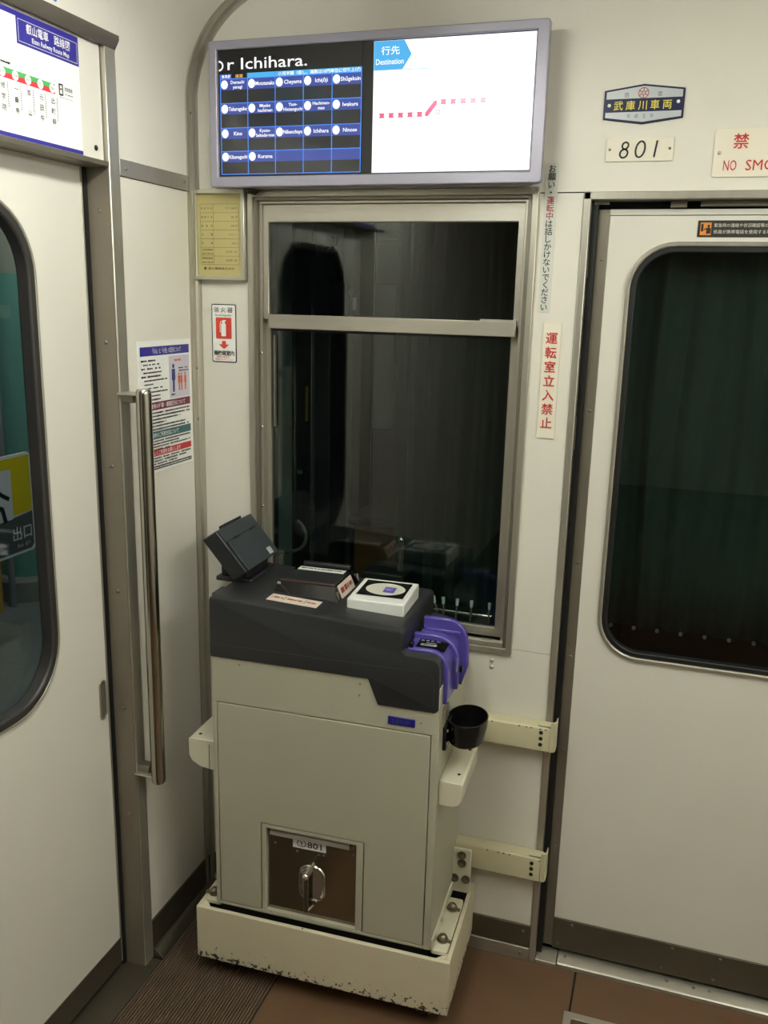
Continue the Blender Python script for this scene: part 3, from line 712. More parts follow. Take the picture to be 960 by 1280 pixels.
# ---- fare notice poster
fp = MB().box(0, .0010, -.2565, -.0440, 1.1660, 1.4490).build('fare_notice_poster', 'paper'); tag(fp, 'white notice poster with blue, maroon, teal and red heading bars behind the grab rail', 'poster')
ya, yb = -.2490, -.0520
def bars(z0, z1, m, nm): P = LW(.0010, .0003).rect(ya, z0, yb, z1); HB[nm] = P.build(nm, m, fp)
HB = {}
bars(1.4180, 1.4370, 'map_blue', 'blue_heading'); bars(1.3020, 1.3190, 'poster_maroon', 'maroon_heading'); bars(1.2390, 1.2560, 'poster_teal', 'teal_heading'); bars(1.2015, 1.2155, 'poster_red', 'red_heading'); bars(1.1720, 1.1800, 'poster_dark', 'dark_footer')
P = LW(.0010, .0003).rect(-.1380, 1.3210, yb, 1.4140); P.build('figure_panel', 'poster_lilac', fp)
for body, y_, z_, h_, w_, nm in (('「大人」と「小児」の区分について', -.1450, 1.4275, .0115, .115, 'blue_heading'), ('乗車券の種類・運賃区分について', -.1500, 1.3105, .0105, .150, 'maroon_heading'), ('定期券のご利用方法について', -.1650, 1.2475, .0105, .118, 'teal_heading'), ('正しくご利用をお願いします', -.1600, 1.2085, .0098, .120, 'red_heading')):
    LW(.0010, .0008).text(body, y_, z_, h_, w=w_, bold=.006).build('heading_lettering', 'white_print', HB[nm])
LW(.0010, .0008).dashes(ya+.004, yb-.004, 1.1760, .0022, .9, 9).build('footer_print', 'white_print', HB['dark_footer'])['kind'] = 'stuff'
P = LW(.0010, .0008)
z = 1.408
for k, (ind, ln) in enumerate(((0, .055), (.008, .062), (0, .075), (.008, .07), (0, .075), (.01, .09), (.01, .035), (.01, .07), (.01, .09), (.01, .06), (0, .07))):
    P.dashes(ya+.002+ind, ya+.002+ind+ln, z, .0040 if ind == 0 else .0032, .95, 20+k); z -= .0083
z = 1.2960
for k, ln in enumerate((.19, .19, .15, .09, .17, .185)): P.dashes(ya+.003, ya+.003+ln, z, .0038, .95, 40+k); z -= .0072
z = 1.2345
for k, ln in enumerate((.19, .14, .19, .10)): P.dashes(ya+.003, ya+.003+ln, z, .0036, .95, 60+k); z -= .0062
z = 1.1970
for k, ln in enumerate((.19, .17, .13)): P.dashes(ya+.003, ya+.003+ln, z, .0036, .95, 80+k); z -= .0062
P.dashes(-.100, -.060, 1.3860, .003, .9, 91).dashes(-.098, -.056, 1.3800, .003, .9, 92).dashes(-.132, -.108, 1.3290, .004, .9, 93); P.rect(-.1030, 1.3665, -.0820, 1.3672)
P.build('body_print', 'ink', fp)['kind'] = 'stuff'
def person_fig(P, x, z0, h):
    P.disc(x, z0+h*.92, h*.075, h*.08).poly([(x-h*.11, z0+h*.82), (x+h*.11, z0+h*.82), (x+h*.12, z0+h*.42), (x+h*.07, z0+h*.42), (x+h*.06, z0), (x-h*.06, z0), (x-h*.07, z0+h*.42), (x-h*.12, z0+h*.42)])
P = LW(.0010, .0008); person_fig(P, -.1210, 1.3345, .062); P.build('adult_figure', 'fig_blue', fp)
P = LW(.0010, .0008)
for x in (-.0980, -.0875, -.0715):
    Q = LW(.0010, .0008); person_fig(Q, x, 1.3360, .040); Q.build('child_figure', 'fig_orange', fp)
P.dashes(-.1280, -.0880, 1.4040, .0055, .95, 95); P.build('figure_title', 'fig_orange', fp)['kind'] = 'stuff'

# ---- grab rail
gr = empty('grab_rail', (.060, -.325, .495)); tag(gr, 'vertical stainless grab rail beside the side door', 'grab rail'); GO = Vector(gr.location)
b = MB().tube([(.056, -.325, z) for z in (.492, .496, .502, 1.350, 1.357, 1.361)], [.0125, .0150, .0158, .0158, .0150, .0125], 24)
for v in b.bm.verts: v.co -= GO
b.build('rail', 'rail_steel', gr, 0, True)
for z, s_ in ((1.350, 1), (.508, -1)):
    b = MB().box(.003, .052, -.338, -.300, z-.002, z+.002); 
    for v in b.bm.verts: v.co -= GO
    k = b.build('bracket', 'steel', gr, .001)
    b = MB().box(.004, .034, -.327, -.303, z-.018 if s_ > 0 else z, z if s_ > 0 else z+.018)
    for v in b.bm.verts: v.co -= GO
    b.build('bracket_block', 'steel_dark', gr, .002)

# ================================================================== FARE BOX
TH = R(1.74); FB = empty('fare_box', (.131, -.308, 0), TH); tag(FB, 'grey fare box with dark top and purple coin unit on a cream wheeled base', 'fare box')
def fb(b, nm, m, bevel=0, par=FB, smooth=False, seg=2): return b.build(nm, m, par, bevel, smooth, seg)
# base
b = MB(); t_ = .010
b.box(0, .594, 0, t_, .050, .183).box(0, .594, .275, .285, .050, .183).box(0, t_, t_, .275, .050, .183).box(.594-t_, .594, t_, .275, .050, .183).box(t_, .594-t_, t_, .275, .050, .060)
# rim corners turned inwards
for cx, sx in ((t_, 1), (.594-t_, -1)): b.prism([(cx, t_), (cx+sx*.022, t_), (cx, t_+.022)], 'z', .160, .183)
base = fb(b, 'base_frame', 'base_paint', .002)
fb(MB().box(t_, .594-t_, t_, .275, .150, .158).box(.055, .540, .020, .265, .158, .1955), 'base_tray', 'rubber')
for u in (.06, .534):
    for v in (.05, .24):
        c = fb(MB().box(u-.022, u+.022, v-.022, v+.022, .044, .050).box(u-.017, u-.012, v-.018, v+.018, .016, .044).box(u+.012, u+.017, v-.018, v+.018, .016, .044), 'caster', 'steel_dark')
        fb(MB().tube([(u-.011, v, .020), (u+.011, v, .020)], .020, 16), 'caster_wheel', 'caster', par=c, smooth=True)
# side flanges with knob bolts
def knob_bolt(u, v, z, par, d=1):
    o = fb(MB().tube([(u, v, z), (u, v, z+.004)], .0125, 16).ball((u, v, z+.007), .0105, 14, (1, 1, .85)).tube([(u+.006*d, v-.002, z+.004), (u+.019*d, v-.004, z+.003)], .0040, 8), 'knob_bolt', 'bolt', par=par, smooth=True)
    return o
fr = fb(MB().prism(rrect(.546, .583, .022, .205, .006, 4), 'z', .180, .190).box(.546, .552, .022, .25, .19, .215), 'side_flange', 'handle_cream', .0015)
knob_bolt(.566, .058, .190, fr); knob_bolt(.564, .165, .190, fr)
for v in (.040, .105, .185): 
    s_ = screw(fr, (.552, v, .203), (1, 0, 0), .005, 'steel', 'bolt')
fl = fb(MB().prism(rrect(.012, .052, .022, .205, .006, 4), 'z', .180, .190), 'side_flange', 'handle_cream', .0015); knob_bolt(.024, .046, .190, fl, -1)
mp = fb(MB().box(.545, .590, .236, .243, .185, .300), 'mounting_plate', 'handle_cream', .0015)
for u, z in ((.568, .284), (.569, .263), (.553, .221), (.580, .222)): 
    fb(MB().tube([(u, .236, z), (u, .2335, z)], .0105, 14).tube([(u, .2335, z), (u, .227, z)], .0068, 6), 'bolt', 'bolt', par=mp, smooth=True)
# body
BF = .012
b = MB(); b.box(.047, .548, .034, .270, .195, .80)
b.box(.047, .548, BF, .034, .6965, .80); b.box(.047, .0565, BF, .034, .195, .6965); b.box(.5325, .548, BF, .034, .195, .6965); b.box(.0565, .5325, BF, .034, .195, .2020)
body = fb(b, 'body', 'box_grey', .0012)
dr = fb(MB().prism([(.0585, .2040), (.1575, .2040), (.1575, .4235), (.3960, .4235), (.3960, .2040), (.5305, .2040), (.5305, .6945), (.0585, .6945)], 'y', BF-.0005, .032), 'front_door', 'box_grey', .0014)
vf = fb(ring_prism(MB(), [(.1595, .2030), (.3940, .2030), (.3940, .4215), (.1595, .4215)], [(.1700, .2050), (.3785, .2050), (.3785, .4125), (.1700, .4125)], 'y', BF+.0005, .034), 'vault_frame', 'box_grey', .0012)
vd = fb(MB().box(.1715, .3770, .0220, .033, .2055, .4110), 'vault_door', 'vault_steel', .0008)
fb(MB().prism([(.0220, .4080), (.0150, .4045), (.0140, .3965), (.0155, .3965), (.0165, .4035), (.0220, .4065)], 'x', .178, .362), 'hinge_lip', 'steel_h', par=vd)
lb = fb(MB().box(.2300, .3070, .0205, .0220, .3730, .3975), 'number_label', 'paper_grey', par=vd)
P = Print((0, .0205, 0), (1, 0, 0), (0, 0, 1), .0005).text('①801', .2685, .3853, .0150, w=.058, bold=.012); P.build('lettering', 'ink', vd)
cup = []
for (a, c, dd, yy) in ((.2435, .3060, (.2450, .3350), .0215), (.2450, .3045, (.2465, .3335), .0190), (.2480, .3015, (.2495, .3305), .0190), (.2520, .2975, (.2535, .3265), .0225)):
    cup.append([(x, yy, z) for x, z in rrect(a, c, dd[0], dd[1], (c-a)*.42, 6)])
fb(MB().rings(cup), 'handle_recess', 'chrome', par=vd, smooth=True)
fb(MB().box(.2610, .2720, .0060, .0105, .2240, .3180), 'handle_bar', 'vault_steel', .0015, par=vd)
fb(MB().tube([(.2665, .022, .3170), (.2665, .003, .3180)], [.0085, .0075], 14).ball((.2665, .003, .3180), .0078, 12).tube([(.2690, .006, .3230), (.2860, .008, .3540)], [.0052, .0032], 10), 'knob', 'chrome', par=vd, smooth=True)
fb(MB().tube([(.2700, .010, .2290), (.2830, .012, .2440)], [.0032, .0022], 8), 'lock_lever', 'chrome', par=vd, smooth=True)
for u, z in ((.188, .374), (.240, .364), (.302, .366), (.370, .398), (.370, .382)): fb(MB().tube([(u, .022, z), (u, .0205, z)], .0024, 10), 'rivet', 'steel_dark', par=vd)
bd = fb(MB().box(.4415, .4985, BF-.003, BF, .7085, .7260), 'maker_badge', 'badge_blue', .001)
P = Print((0, BF-.003, 0), (1, 0, 0), (0, 0, 1), .0005).text('LECIP', .470, .7172, .0085, w=.038, bold=.012); P.build('lettering', 'badge_ink', bd)
for u, z in ((.510, .7195), (.112, .7880), (.3800, .7850), (.3790, .7600)): fb(MB().tube([(u, BF, z), (u, BF-.0008, z)], .0022, 8), 'rivet', 'steel_dark', par=body)
# side bars
prof_r = [(.548, .590), (.594, .590), (.598, .586), (.598, .552), (.592, .540), (.580, .534), (.548, .534)]
hb = fb(MB().prism(prof_r, 'y', .028, .200), 'side_bar', 'handle_cream', .002)
for u, v in ((.585, .175), (.583, .065)): fb(MB().tube([(u, v, .590), (u, v, .5906)], .0038, 12), 'plug_hole', 'seam', par=hb)
prof_l = [(.047, .590), (-.018, .590), (-.023, .586), (-.023, .548), (-.015, .533), (.005, .522), (.038, .518), (.047, .524)]
hb = fb(MB().prism(prof_l, 'y', .028, .200), 'side_bar', 'handle_cream', .002)
fb(MB().tube([(-.004, .050, .590), (-.004, .050, .5906)], .0038, 12), 'plug_hole', 'seam', par=hb)
fb(MB().box(.0275, .0283, .0272, .0284, .520, .580), 'seam_line', 'seam', par=hb)
# dark top unit
def offset_poly(poly, d):            # inset a loop by d
    n = len(poly); A = sum(poly[i][0]*poly[(i+1) % n][1]-poly[(i+1) % n][0]*poly[i][1] for i in range(n)); sg = 1 if A > 0 else -1; out = []
    for i in range(n):
        p0, p1, p2 = Vector(poly[i-1]), Vector(poly[i]), Vector(poly[(i+1) % n]); e1 = (p1-p0).normalized(); e2 = (p2-p1).normalized()
        n1 = Vector((-e1.y, e1.x))*sg; n2 = Vector((-e2.y, e2.x))*sg; m_ = (n1+n2); m_ = m_/max(.3, m_.dot(n1)); out.append(tuple(p1+m_*d))
    return out
def corner(cx, cz, r, a0, a1, k=5): return [(cx+r*math.cos(R(a0+(a1-a0)*i/k)), cz+r*math.sin(R(a0+(a1-a0)*i/k))) for i in range(k+1)]
tr_ = corner(.457, .9022, .0100, 0, 87); tl_ = corner(.052, .9255, .0080, 93, 180)
side = tr_+tl_+[(.044, .7985)]
frontp = [(.044, .7985), (.396, .7985), (.418, .7450), (.538, .7450), (.546, .7520)] + corner(.524, .841, .022, 0, 90) + [(.476, .8630), (.467, .8690)] + tr_ + tl_
def ring3(p, v): return [(q[0], v, q[1]) for q in p]
top = fb(MB().rings([ring3(offset_poly(frontp, .0055), .0080), ring3(offset_poly(frontp, .0020), .0095), ring3(frontp, .0140), ring3(frontp, .0340)]), 'top_unit', 'top_dark', smooth=True)
fb(MB().prism([(.467, .7985)]+side, 'y', .0339, .280), 'top_unit_cover', 'top_dark', par=top, smooth=True)
fb(MB().prism([(.452, .7985), (.452, .760), (.470, .750), (.535, .750), (.535, .83), (.520, .852), (.47, .862), (.452, .9)], 'y', .034, .275), 'top_unit_side', 'top_dark', par=top)
def ztop(u): return .9340-(u-.044)*(.9340-.9120)/.423
fb(MB().prism([(.044, .8300), (.515, .8320), (.530, .8260), (.535, .8150), (.535, .7620), (.5342, .7620), (.5342, .8150), (.5295, .8252), (.515, .8310), (.044, .8290)], 'y', .0076, .009), 'panel_crease', 'head_dark', par=top)
fb(MB().box(.028, .046, .055, .105, .905, .925), 'side_lug', 'top_dark', .003, par=top)
lab = fb(MB().box(-.056, .056, -.019, .019, 0, .0012), 'instruction_label', 'label_pink', par=top); lab.location = (.2150, .066, ztop(.215)+.0002); lab.rotation_euler = (0, R(2.97), R(0))
P = Print((.215, .066, ztop(.215)+.0016), (math.cos(R(2.97)), 0, -math.sin(R(2.97))), (0, 1, 0), .0005)
P.dashes(-.046, -.026, 0, .008, .95, 5).dashes(-.016, .020, 0, .008, .95, 6).dashes(.028, .048, 0, .008, .95, 7); P.build('label_print', 'print_red', top)
P = Print((.215, .066, ztop(.215)+.0016), (math.cos(R(2.97)), 0, -math.sin(R(2.97))), (0, 1, 0), .0006)
P.rect(-.0225, -.011, -.021, .011).rect(.0235, -.011, .025, .011).rect(-.050, -.008, -.049, .008); P.build('label_rules', 'ink', top)['kind'] = 'stuff'
# fare display head, seen from the back: a slab tilted to the right
A_, B_ = Vector((.016, 1.048)), Vector((.088, .962)); C_, D_ = Vector((.056, .938)), Vector((-.018, 1.024))
hv0, hv1 = .105, .278
head = fb(MB().prism([A_, B_, C_, D_], 'y', hv0, hv1), 'fare_display_head', 'top_dark', .003)
tdir = (B_-A_).normalized(); nd = Vector((-tdir.y, tdir.x)) if tdir.x < 0 else Vector((-tdir.y, tdir.x))
if nd.y < 0: nd = -nd
ln = (B_-A_).length
def slab(t0, t1, v0, v1, h, nm, m, bevel=.0008):
    q0, q1 = A_+tdir*t0, A_+tdir*t1
    return fb(MB().prism([q0, q1, q1+nd*h, q0+nd*h], 'y', v0, v1), nm, m, bevel, par=head)
slab(.001, ln*.285, hv0+.004, hv1-.001, .003, 'upper_cover', 'head_dark'); slab(ln*.30, ln-.001, hv0+.010, hv1-.001, .0035, 'lid', 'head_dark')
slab(ln*.275, ln*.315, hv0+.04, hv0+.066, .0042, 'hinge', 'seam', 0); slab(ln*.275, ln*.315, hv0+.125, hv0+.150, .0042, 'hinge', 'seam', 0)
slab(ln*.80, ln*.95, hv0+.130, hv0+.150, .0042, 'lid_sticker', 'plate_silver', 0)
fb(MB().prism([A_+Vector((-.014, -.0115)), A_+Vector((-.003, -.0040)), A_+Vector((-.006, .0040)), A_+Vector((-.017, -.0030))], 'y', hv0+.045, hv1-.035), 'top_ridge', 'top_dark', .002, par=head)
fb(MB().box(.004, .070, .150, .262, .925, .960).box(-.002, .085, .135, .272, .925, .936), 'display_stand', 'top_dark', .003, par=head)
# coin hopper
hp = fb(MB().rings([[(.148, .098, .9205), (.300, .098, .9175), (.300, .257, .9175), (.148, .257, .9205)], [(.158, .118, .9505), (.287, .118, .9480), (.287, .252, .9480), (.158, .252, .9505)]]), 'coin_hopper', 'gloss_black', .0015)
fb(MB().box(.158, .287, .1175, .1200, .9490, .9515), 'hopper_edge', 'edge_red', par=hp)
fb(MB().tube([(.160, .1120, .9460), (.196, .0985, .9225)], .0010, 6), 'wire_clip', 'chrome', par=hp)
fb(MB().box(.160, .286, .1205, .196, .948, .9525), 'hopper_lid', 'top_dark', .001, par=hp)
fb(MB().box(.168, .280, .236, .250, .950, .959), 'rear_ridge', 'top_dark', .002, par=hp)
l1 = fb(MB().box(.168, .276, .203, .224, .9505, .9520), 'white_label', 'paper', par=hp)
P = Print((0, 0, .9520), (1, 0, 0), (0, 1, 0), .0005).dashes(.173, .271, .2135, .007, .95, 12); P.build('label_print', 'ink', hp)
q0, q1 = Vector((.2990, .9190)), Vector((.2870, .9465)); dq = (q1-q0).normalized(); nq = Vector((dq.y, -dq.x))
fb(MB().prism([q0+nq*.001, q1+nq*.001, q1+nq*.0022, q0+nq*.0022], 'y', .128, .215), 'side_label', 'label_pink', par=hp)
c0 = (q0+q1)/2+nq*.0022
P = Print((c0.x, .1715, c0.y), (0, 1, 0), (dq.x, 0, dq.y), .0005).dashes(-.036, -.018, .001, .012, 1, 2).dashes(-.012, .012, .001, .014, 1, 3).dashes(.018, .036, .001, .012, 1, 4); P.build('side_print', 'print_red', hp)
for v in (.112, .250): fb(MB().tube([(.296, v, .915), (.292, v+.002, .940)], .004, 8), 'clip', 'chrome', par=hp, smooth=True)
fb(MB().tube([(.158, .112, .944), (.166, .112, .944)], .004, 10), 'hinge_pin', 'chrome', par=hp, smooth=True)
# card reader
cr = fb(MB().prism([(.083, .9115), (.207, .9135), (.207, .9470), (.083, .9390)], 'x', .325, .449), 'card_reader', 'reader_white', .003, seg=3)
sl_ = math.atan2(.9470-.9390, .124); ey = Vector((0, math.cos(sl_), math.sin(sl_))); o_ = Vector((.387, .145, .9390+(.145-.083)*math.tan(sl_)))
P = Print(o_, (1, 0, 0), ey, .0006).rect(-.051, -.034, .051, .052); P.build('black_panel', 'gloss_black', cr)
P = Print(o_, (1, 0, 0), ey, .0010).disc(.002, .008, .043, .033, 36); P.build('oval_target', 'reader_oval', cr)
P = Print(o_, (1, 0, 0), ey, .0014).rect(.000, -.010, .024, .020); P.build('purple_mark', 'purple_patch', cr)
P = Print(o_, (1, 0, 0), ey, .0018).text('IC', .012, .006, .012, bold=.01).dashes(-.028, -.006, .016, .003, .9, 3).dashes(-.028, -.006, .008, .003, .9, 4).dashes(-.028, -.008, .0, .003, .9, 5); P.build('fine_print', 'paper_grey', cr)
# purple coin unit
def prof(u0, zt, u1, zb, r): return [(u0, zb), (u1, zb)] + [(u1-r+r*math.cos(R(a)), zt-r+r*math.sin(R(a))) for a in range(0, 91, 10)] + [(u0, zt)]
pu = fb(MB().prism(prof(.470, .8690, .5565, .7560, .040), 'y', .0345, .128), 'coin_unit', 'purple', .004, seg=3); pu['label'] = 'purple plastic coin unit with flared guard'
fb(MB().prism(prof(.470, .8800, .5660, .7660, .050), 'y', .090, .102), 'guard_rim', 'purple', .003, par=pu)
fb(MB().prism(prof(.478, .8745, .5560, .7700, .044), 'y', .102, .150), 'guard_web', 'purple', .002, par=pu)
fb(MB().prism([(.476, .8955), (.530, .8965), (.548, .8920), (.562, .8800), (.571, .8620), (.5745, .8380), (.5755, .7960), (.562, .7500), (.545, .76), (.476, .80)], 'y', .148, .160), 'guard_plate', 'purple', .003, par=pu)
fb(MB().prism([(.485, .872), (.560, .872), (.560, .880), (.485, .880)], 'y', .125, .130), 'guard_rib', 'purple', .002, par=pu)
pn = fb(MB().prism([(.486, .8690), (.530, .8690), (.540, .8665), (.545, .8640), (.546, .8665), (.540, .8690), (.530, .8705), (.486, .8705)], 'y', .044, .086), 'slot_panel', 'gloss_black', par=pu)
P = Print((0, 0, .8705), (1, 0, 0), (0, 1, 0), .0006).poly(rrect(.493, .527, .050, .060, .0045, 5)); P.build('coin_slot', 'plate_silver', pn.parent)
P = Print((0, 0, .8705), (1, 0, 0), (0, 1, 0), .0010).poly(rrect(.497, .521, .0535, .0565, .0012, 3)); P.build('slot_hole', 'ink', pn.parent)
P = Print((0, 0, .8705), (1, 0, 0), (0, 1, 0), .0006).dashes(.490, .496, .078, .004, 1, 1).dashes(.500, .506, .078, .004, 1, 2).dashes(.510, .516, .078, .004, 1, 3).dashes(.522, .529, .078, .005, 1, 4).dashes(.503, .524, .066, .003, 1, 5); P.build('slot_print', 'plate_silver', pn.parent)
fb(MB().box(.474, .482, .036, .048, .868, .879), 'reject_button', 'gloss_black', .001, par=pu)
fb(MB().box(.5655, .5675, .060, .078, .815, .845), 'arrow_sticker', 'purple', par=pu)
fb(MB().box(.5655, .572, .104, .112, .800, .812), 'latch', 'gloss_black', .001, par=pu)
# coin return bowl
def oval(cx, cy, a, bq, z, n=28): return [(cx+a*math.cos(2*math.pi*k/n), cy+bq*math.sin(2*math.pi*k/n), z) for k in range(n)]
cx, cy = .590, .098
bw = fb(MB().rings([oval(cx-.004, cy, .026, .036, .650), oval(cx-.002, cy, .036, .048, .657), oval(cx, cy, .041, .055, .690), oval(cx, cy, .042, .056, .708), oval(cx, cy, .0395, .0535, .7085), oval(cx, cy, .038, .051, .690), oval(cx-.002, cy, .032, .044, .664), oval(cx-.004, cy, .02, .03, .660)]), 'return_bowl', 'bowl_black', 0, smooth=True)
fb(MB().box(.548, .556, .046, .125, .648, .700), 'bowl_mount', 'bowl_black', .002, par=bw)
for z in (.660, .690): fb(MB().tube([(.556, .054, z), (.558, .054, z)], .003, 8), 'screw', 'steel', par=bw)
fb(MB().box(.548, .554, .036, .075, .715, .745), 'hinge_plate', 'steel', .001)

# ================================================================== FLOOR HATCH
fh = empty('floor_hatch', (1.25, -.45, 0)); tag(fh, 'metal-framed floor hatch lid near the cab door', 'hatch'); HO = Vector(fh.location)
b = ring_prism(MB(), [(.958, -.75), (1.55, -.75), (1.55, -.134), (.958, -.134)], [(.976, -.732), (1.532, -.732), (1.532, -.152), (.976, -.152)], 'z', 0, .004)
for v in b.bm.verts: v.co -= HO
b.build('frame', 'steel_h', fh, .001)
b = MB().box(.982, 1.526, -.726, -.158, 0, .003)
for v in b.bm.verts: v.co -= HO
b.build('lid', 'kick', fh, .001)

# ================================================================== DRIVER CAB (behind the glass)
fc = box('floor_cab', 'cab_dark', (-.06, CARW, .06, 1.42, -.05, 0)); tag(fc, 'dark floor of the driver cab', 'floor', kind='structure')
cc = box('ceiling_cab', 'cab_wall', (-.12, CARW+.05, .045, 1.75, 2.2, 2.25)); tag(cc, 'grey-green ceiling of the driver cab', 'ceiling', kind='structure')
c1 = box('wall_cab_left', 'cab_wall', (-.12, -.06, .06, 1.42, 0, 2.2)); tag(c1, 'dim grey-green side wall inside the driver cab', 'wall', kind='structure')
box('wall_strip', 'steel', (-.06, -.048, .795, .807, 0, 2.2), c1, .002)
box('wall_pillar', 'cab_pillar', (-.06, -.020, 1.095, 1.315, 0, 2.2), c1, .004)
box('wall_strip', 'steel', (-.06, -.030, 1.335, 1.352, 0, 2.2), c1, .002)
box('wall_recess', 'cab_dark', (-.06, -.050, 1.353, 1.42, 0, 2.2), c1)
box('side_window_strip', 'cab_dark', (-.06, -.046, .300, .535, 0, 2.2), c1, .003)
c2_ = box('wall_cab_right', 'cab_wall', (CARW, CARW+.06, .06, 1.42, 0, 2.2)); tag(c2_, 'grey-green right wall of the driver cab', 'wall', kind='structure')
c3 = empty('wall_cab_front'); tag(c3, 'front bulkhead of the driver cab with dark windscreen', 'wall', kind='structure')
MB().box(-.12, CARW+.05, 1.42, 1.47, 0, 1.30).box(-.12, CARW+.05, 1.42, 1.47, 1.95, 2.2).build('bulkhead', 'cab_dark', c3)
box('windscreen', 'black_void', (-.12, CARW+.05, 1.45, 1.46, 1.30, 1.95), c3); box('cover_panel', 'cab_wall', (-.055, .035, 1.405, 1.42, 1.05, 1.60), c3, .003)
box('window_bar', 'steel_dark', (-.12, .4, 1.43, 1.445, 1.755, 1.765), c3)
cd_ = empty('cab_side_door', (-.06, .725, 0)); tag(cd_, 'dark side door leaf of the cab behind the left edge of the window', 'door')
MB().box(.0005, .012, -.063, .063, .02, 1.95).build('leaf', 'cab_dark', cd_, .003)
MB().box(.012, .040, -.030, .030, 1.665, 1.705).build('latch_box', 'rubber', cd_, .004); MB().box(.012, .0135, .018, .036, 1.16, 1.27).build('yellow_label', 'pipe_yellow', cd_)
MB().box(.012, .035, -.055, -.010, 1.00, 1.016).build('door_bolt', 'chrome', cd_, .003)
# equipment cabinet with gauge
ec = empty('equipment_cabinet', (-.06, .95, 0)); tag(ec, 'dark equipment cabinet with a small gauge in the cab corner', 'cabinet')
MB().box(.0005, .055, -.105, .060, .02, 1.595).build('body', 'cab_dark', ec, .004)
MB().box(.0005, .045, .0605, .135, .02, 1.575).build('side_unit', 'cab_wall', ec, .003)
g = MB().box(.045, .060, .070, .125, 1.49, 1.56).build('gauge_box', 'cab_pillar', ec, .003); MB().box(.060, .0615, .082, .115, 1.505, 1.548).build('gauge_glass', 'plate_silver', g)
MB().box(.010, .040, .0, .045, 1.595, 1.612).build('tap_block', 'rubber', ec, .004)
lp = empty('inspection_hook', (-.06, .955, 1.71)); tag(lp, 'small dark bracket fixed on the cab side wall', 'bracket')
MB().box(.0005, .03, -.01, .01, 0, .03).build('stem', 'cab_dark', lp, .002); MB().tube([(.016, 0, 0), (.016, 0, -.018)], [.006, .020], 10).build('cup', 'cab_dark', lp, 0, True)
# curtain
def curtain(name, x0, x1, y, z0, z1, label, seed, amp=.018, n=150):
    rr = random.Random(seed); ph = [rr.uniform(0, 6.28) for _ in range(4)]; pts = []
    for i in range(n+1):
        u = i/n; x = x0+(x1-x0)*u; pts.append((x, y+amp*math.sin(u*55+ph[0]+1.5*math.sin(u*9+ph[1]))+amp*.4*math.sin(u*131+ph[2])))
    me = bpy.data.meshes.new(name); V = []; F = []
    zs = [z0+(z1-z0)*k/6 for k in range(7)]
    for k, z in enumerate(zs): V += [(px+.006*math.sin(k*.9+px*20), py*(1.0), z) for px, py in pts]
    for k in range(6):
        for i in range(n): a = k*(n+1)+i; F.append((a, a+1, a+n+2, a+n+1))
    me.from_pydata(V, [], F); o = link(name, me, 'curtain', None, 0, True)
    s_ = o.modifiers.new('cloth', 'SOLIDIFY'); s_.thickness = .002
    return tag(o, label, 'curtain')
curtain('blackout_curtain', .35, .98, .46, .45, 2.20, 'dark green pleated curtain hanging behind the cab window', 1)
c2 = curtain('blackout_curtain', .90, 1.62, .13, .835, 1.72, 'dark green curtain drawn behind the cab door window', 2, .012)
for x in (.975, 1.025, 1.075, 1.125, 1.175, 1.225, 1.275): MB().tube([(x, .095, .845), (x, .088, .845)], .004, 8).build('press_stud', 'steel', c2)
# hook rail behind the glass
hk = empty('lever_rail', (.642, .09, .827)); tag(hk, 'chrome rail with small hanging levers just behind the cab window', 'rail')
MB().tube([(-.30, 0, 0), (.062, 0, 0)], .006, 12).build('rail', 'chrome', hk, 0, True)
for x, lean in ((-.115, -.018), (-.086, -.010), (-.070, -.009), (-.053, -.002), (-.022, .002), (.013, .001), (.057, 0)):
    l_ = MB().tube([(x, -.008, -.014), (x, -.006, .008), (x+lean*.6, -.006, .020)], .0022, 8).build('lever', 'steel', hk, 0, True)
    MB().tube([(x+lean*.6, -.006, .020), (x+lean, -.006, .036)], [.0036, .0042], 8).build('lever_tip', 'white_print', l_, 0, True)
box('rail_base', 'cab_dark', (-.35, .085, -.03, .10, -.09, -.018), hk, .003)
# hoop handle
hh = MB().tube([(.122, .0405, .893), (.122, .18, .893), (.128, .20, .893)]+[(.134+.052*math.sin(R(a)), .20, .940-.046*math.cos(R(a))) for a in range(10, 151, 14)], .0048, 10).build('hoop_handle', 'cab_pillar', None, 0, True); tag(hh, 'curved metal hoop handle behind the lower left of the cab window', 'handle')
# driver desk and controller
dk = empty('driver_desk', (.28, 1.10, 0)); tag(dk, 'dark driver desk in the cab with a brown panel', 'desk')
MB().box(-.24, .35, -.13, .28, .005, .78).build('body', 'cab_brown', dk, .006); MB().box(-.25, .37, -.16, .30, .78, .81).build('desk_top', 'cab_dark', dk, .006)
mc = empty('master_controller', (.395, .30, 0)); tag(mc, 'upright control lever on a dark box behind the cab window', 'lever')
MB().box(-.075, .040, -.04, .07, .70, .845).build('housing', 'cab_dark', mc, .006); MB().tube([(.020, .0, .845), (.020, .0, .925)], .008, 10).build('lever', 'steel_dark', mc, 0, True); MB().ball((.020, 0, .930), .010).build('lever_knob', 'chrome', mc, 0, True)
MB().box(-.06, .03, -.03, .06, .0005, .70).build('pedestal', 'cab_dark', mc, .004)

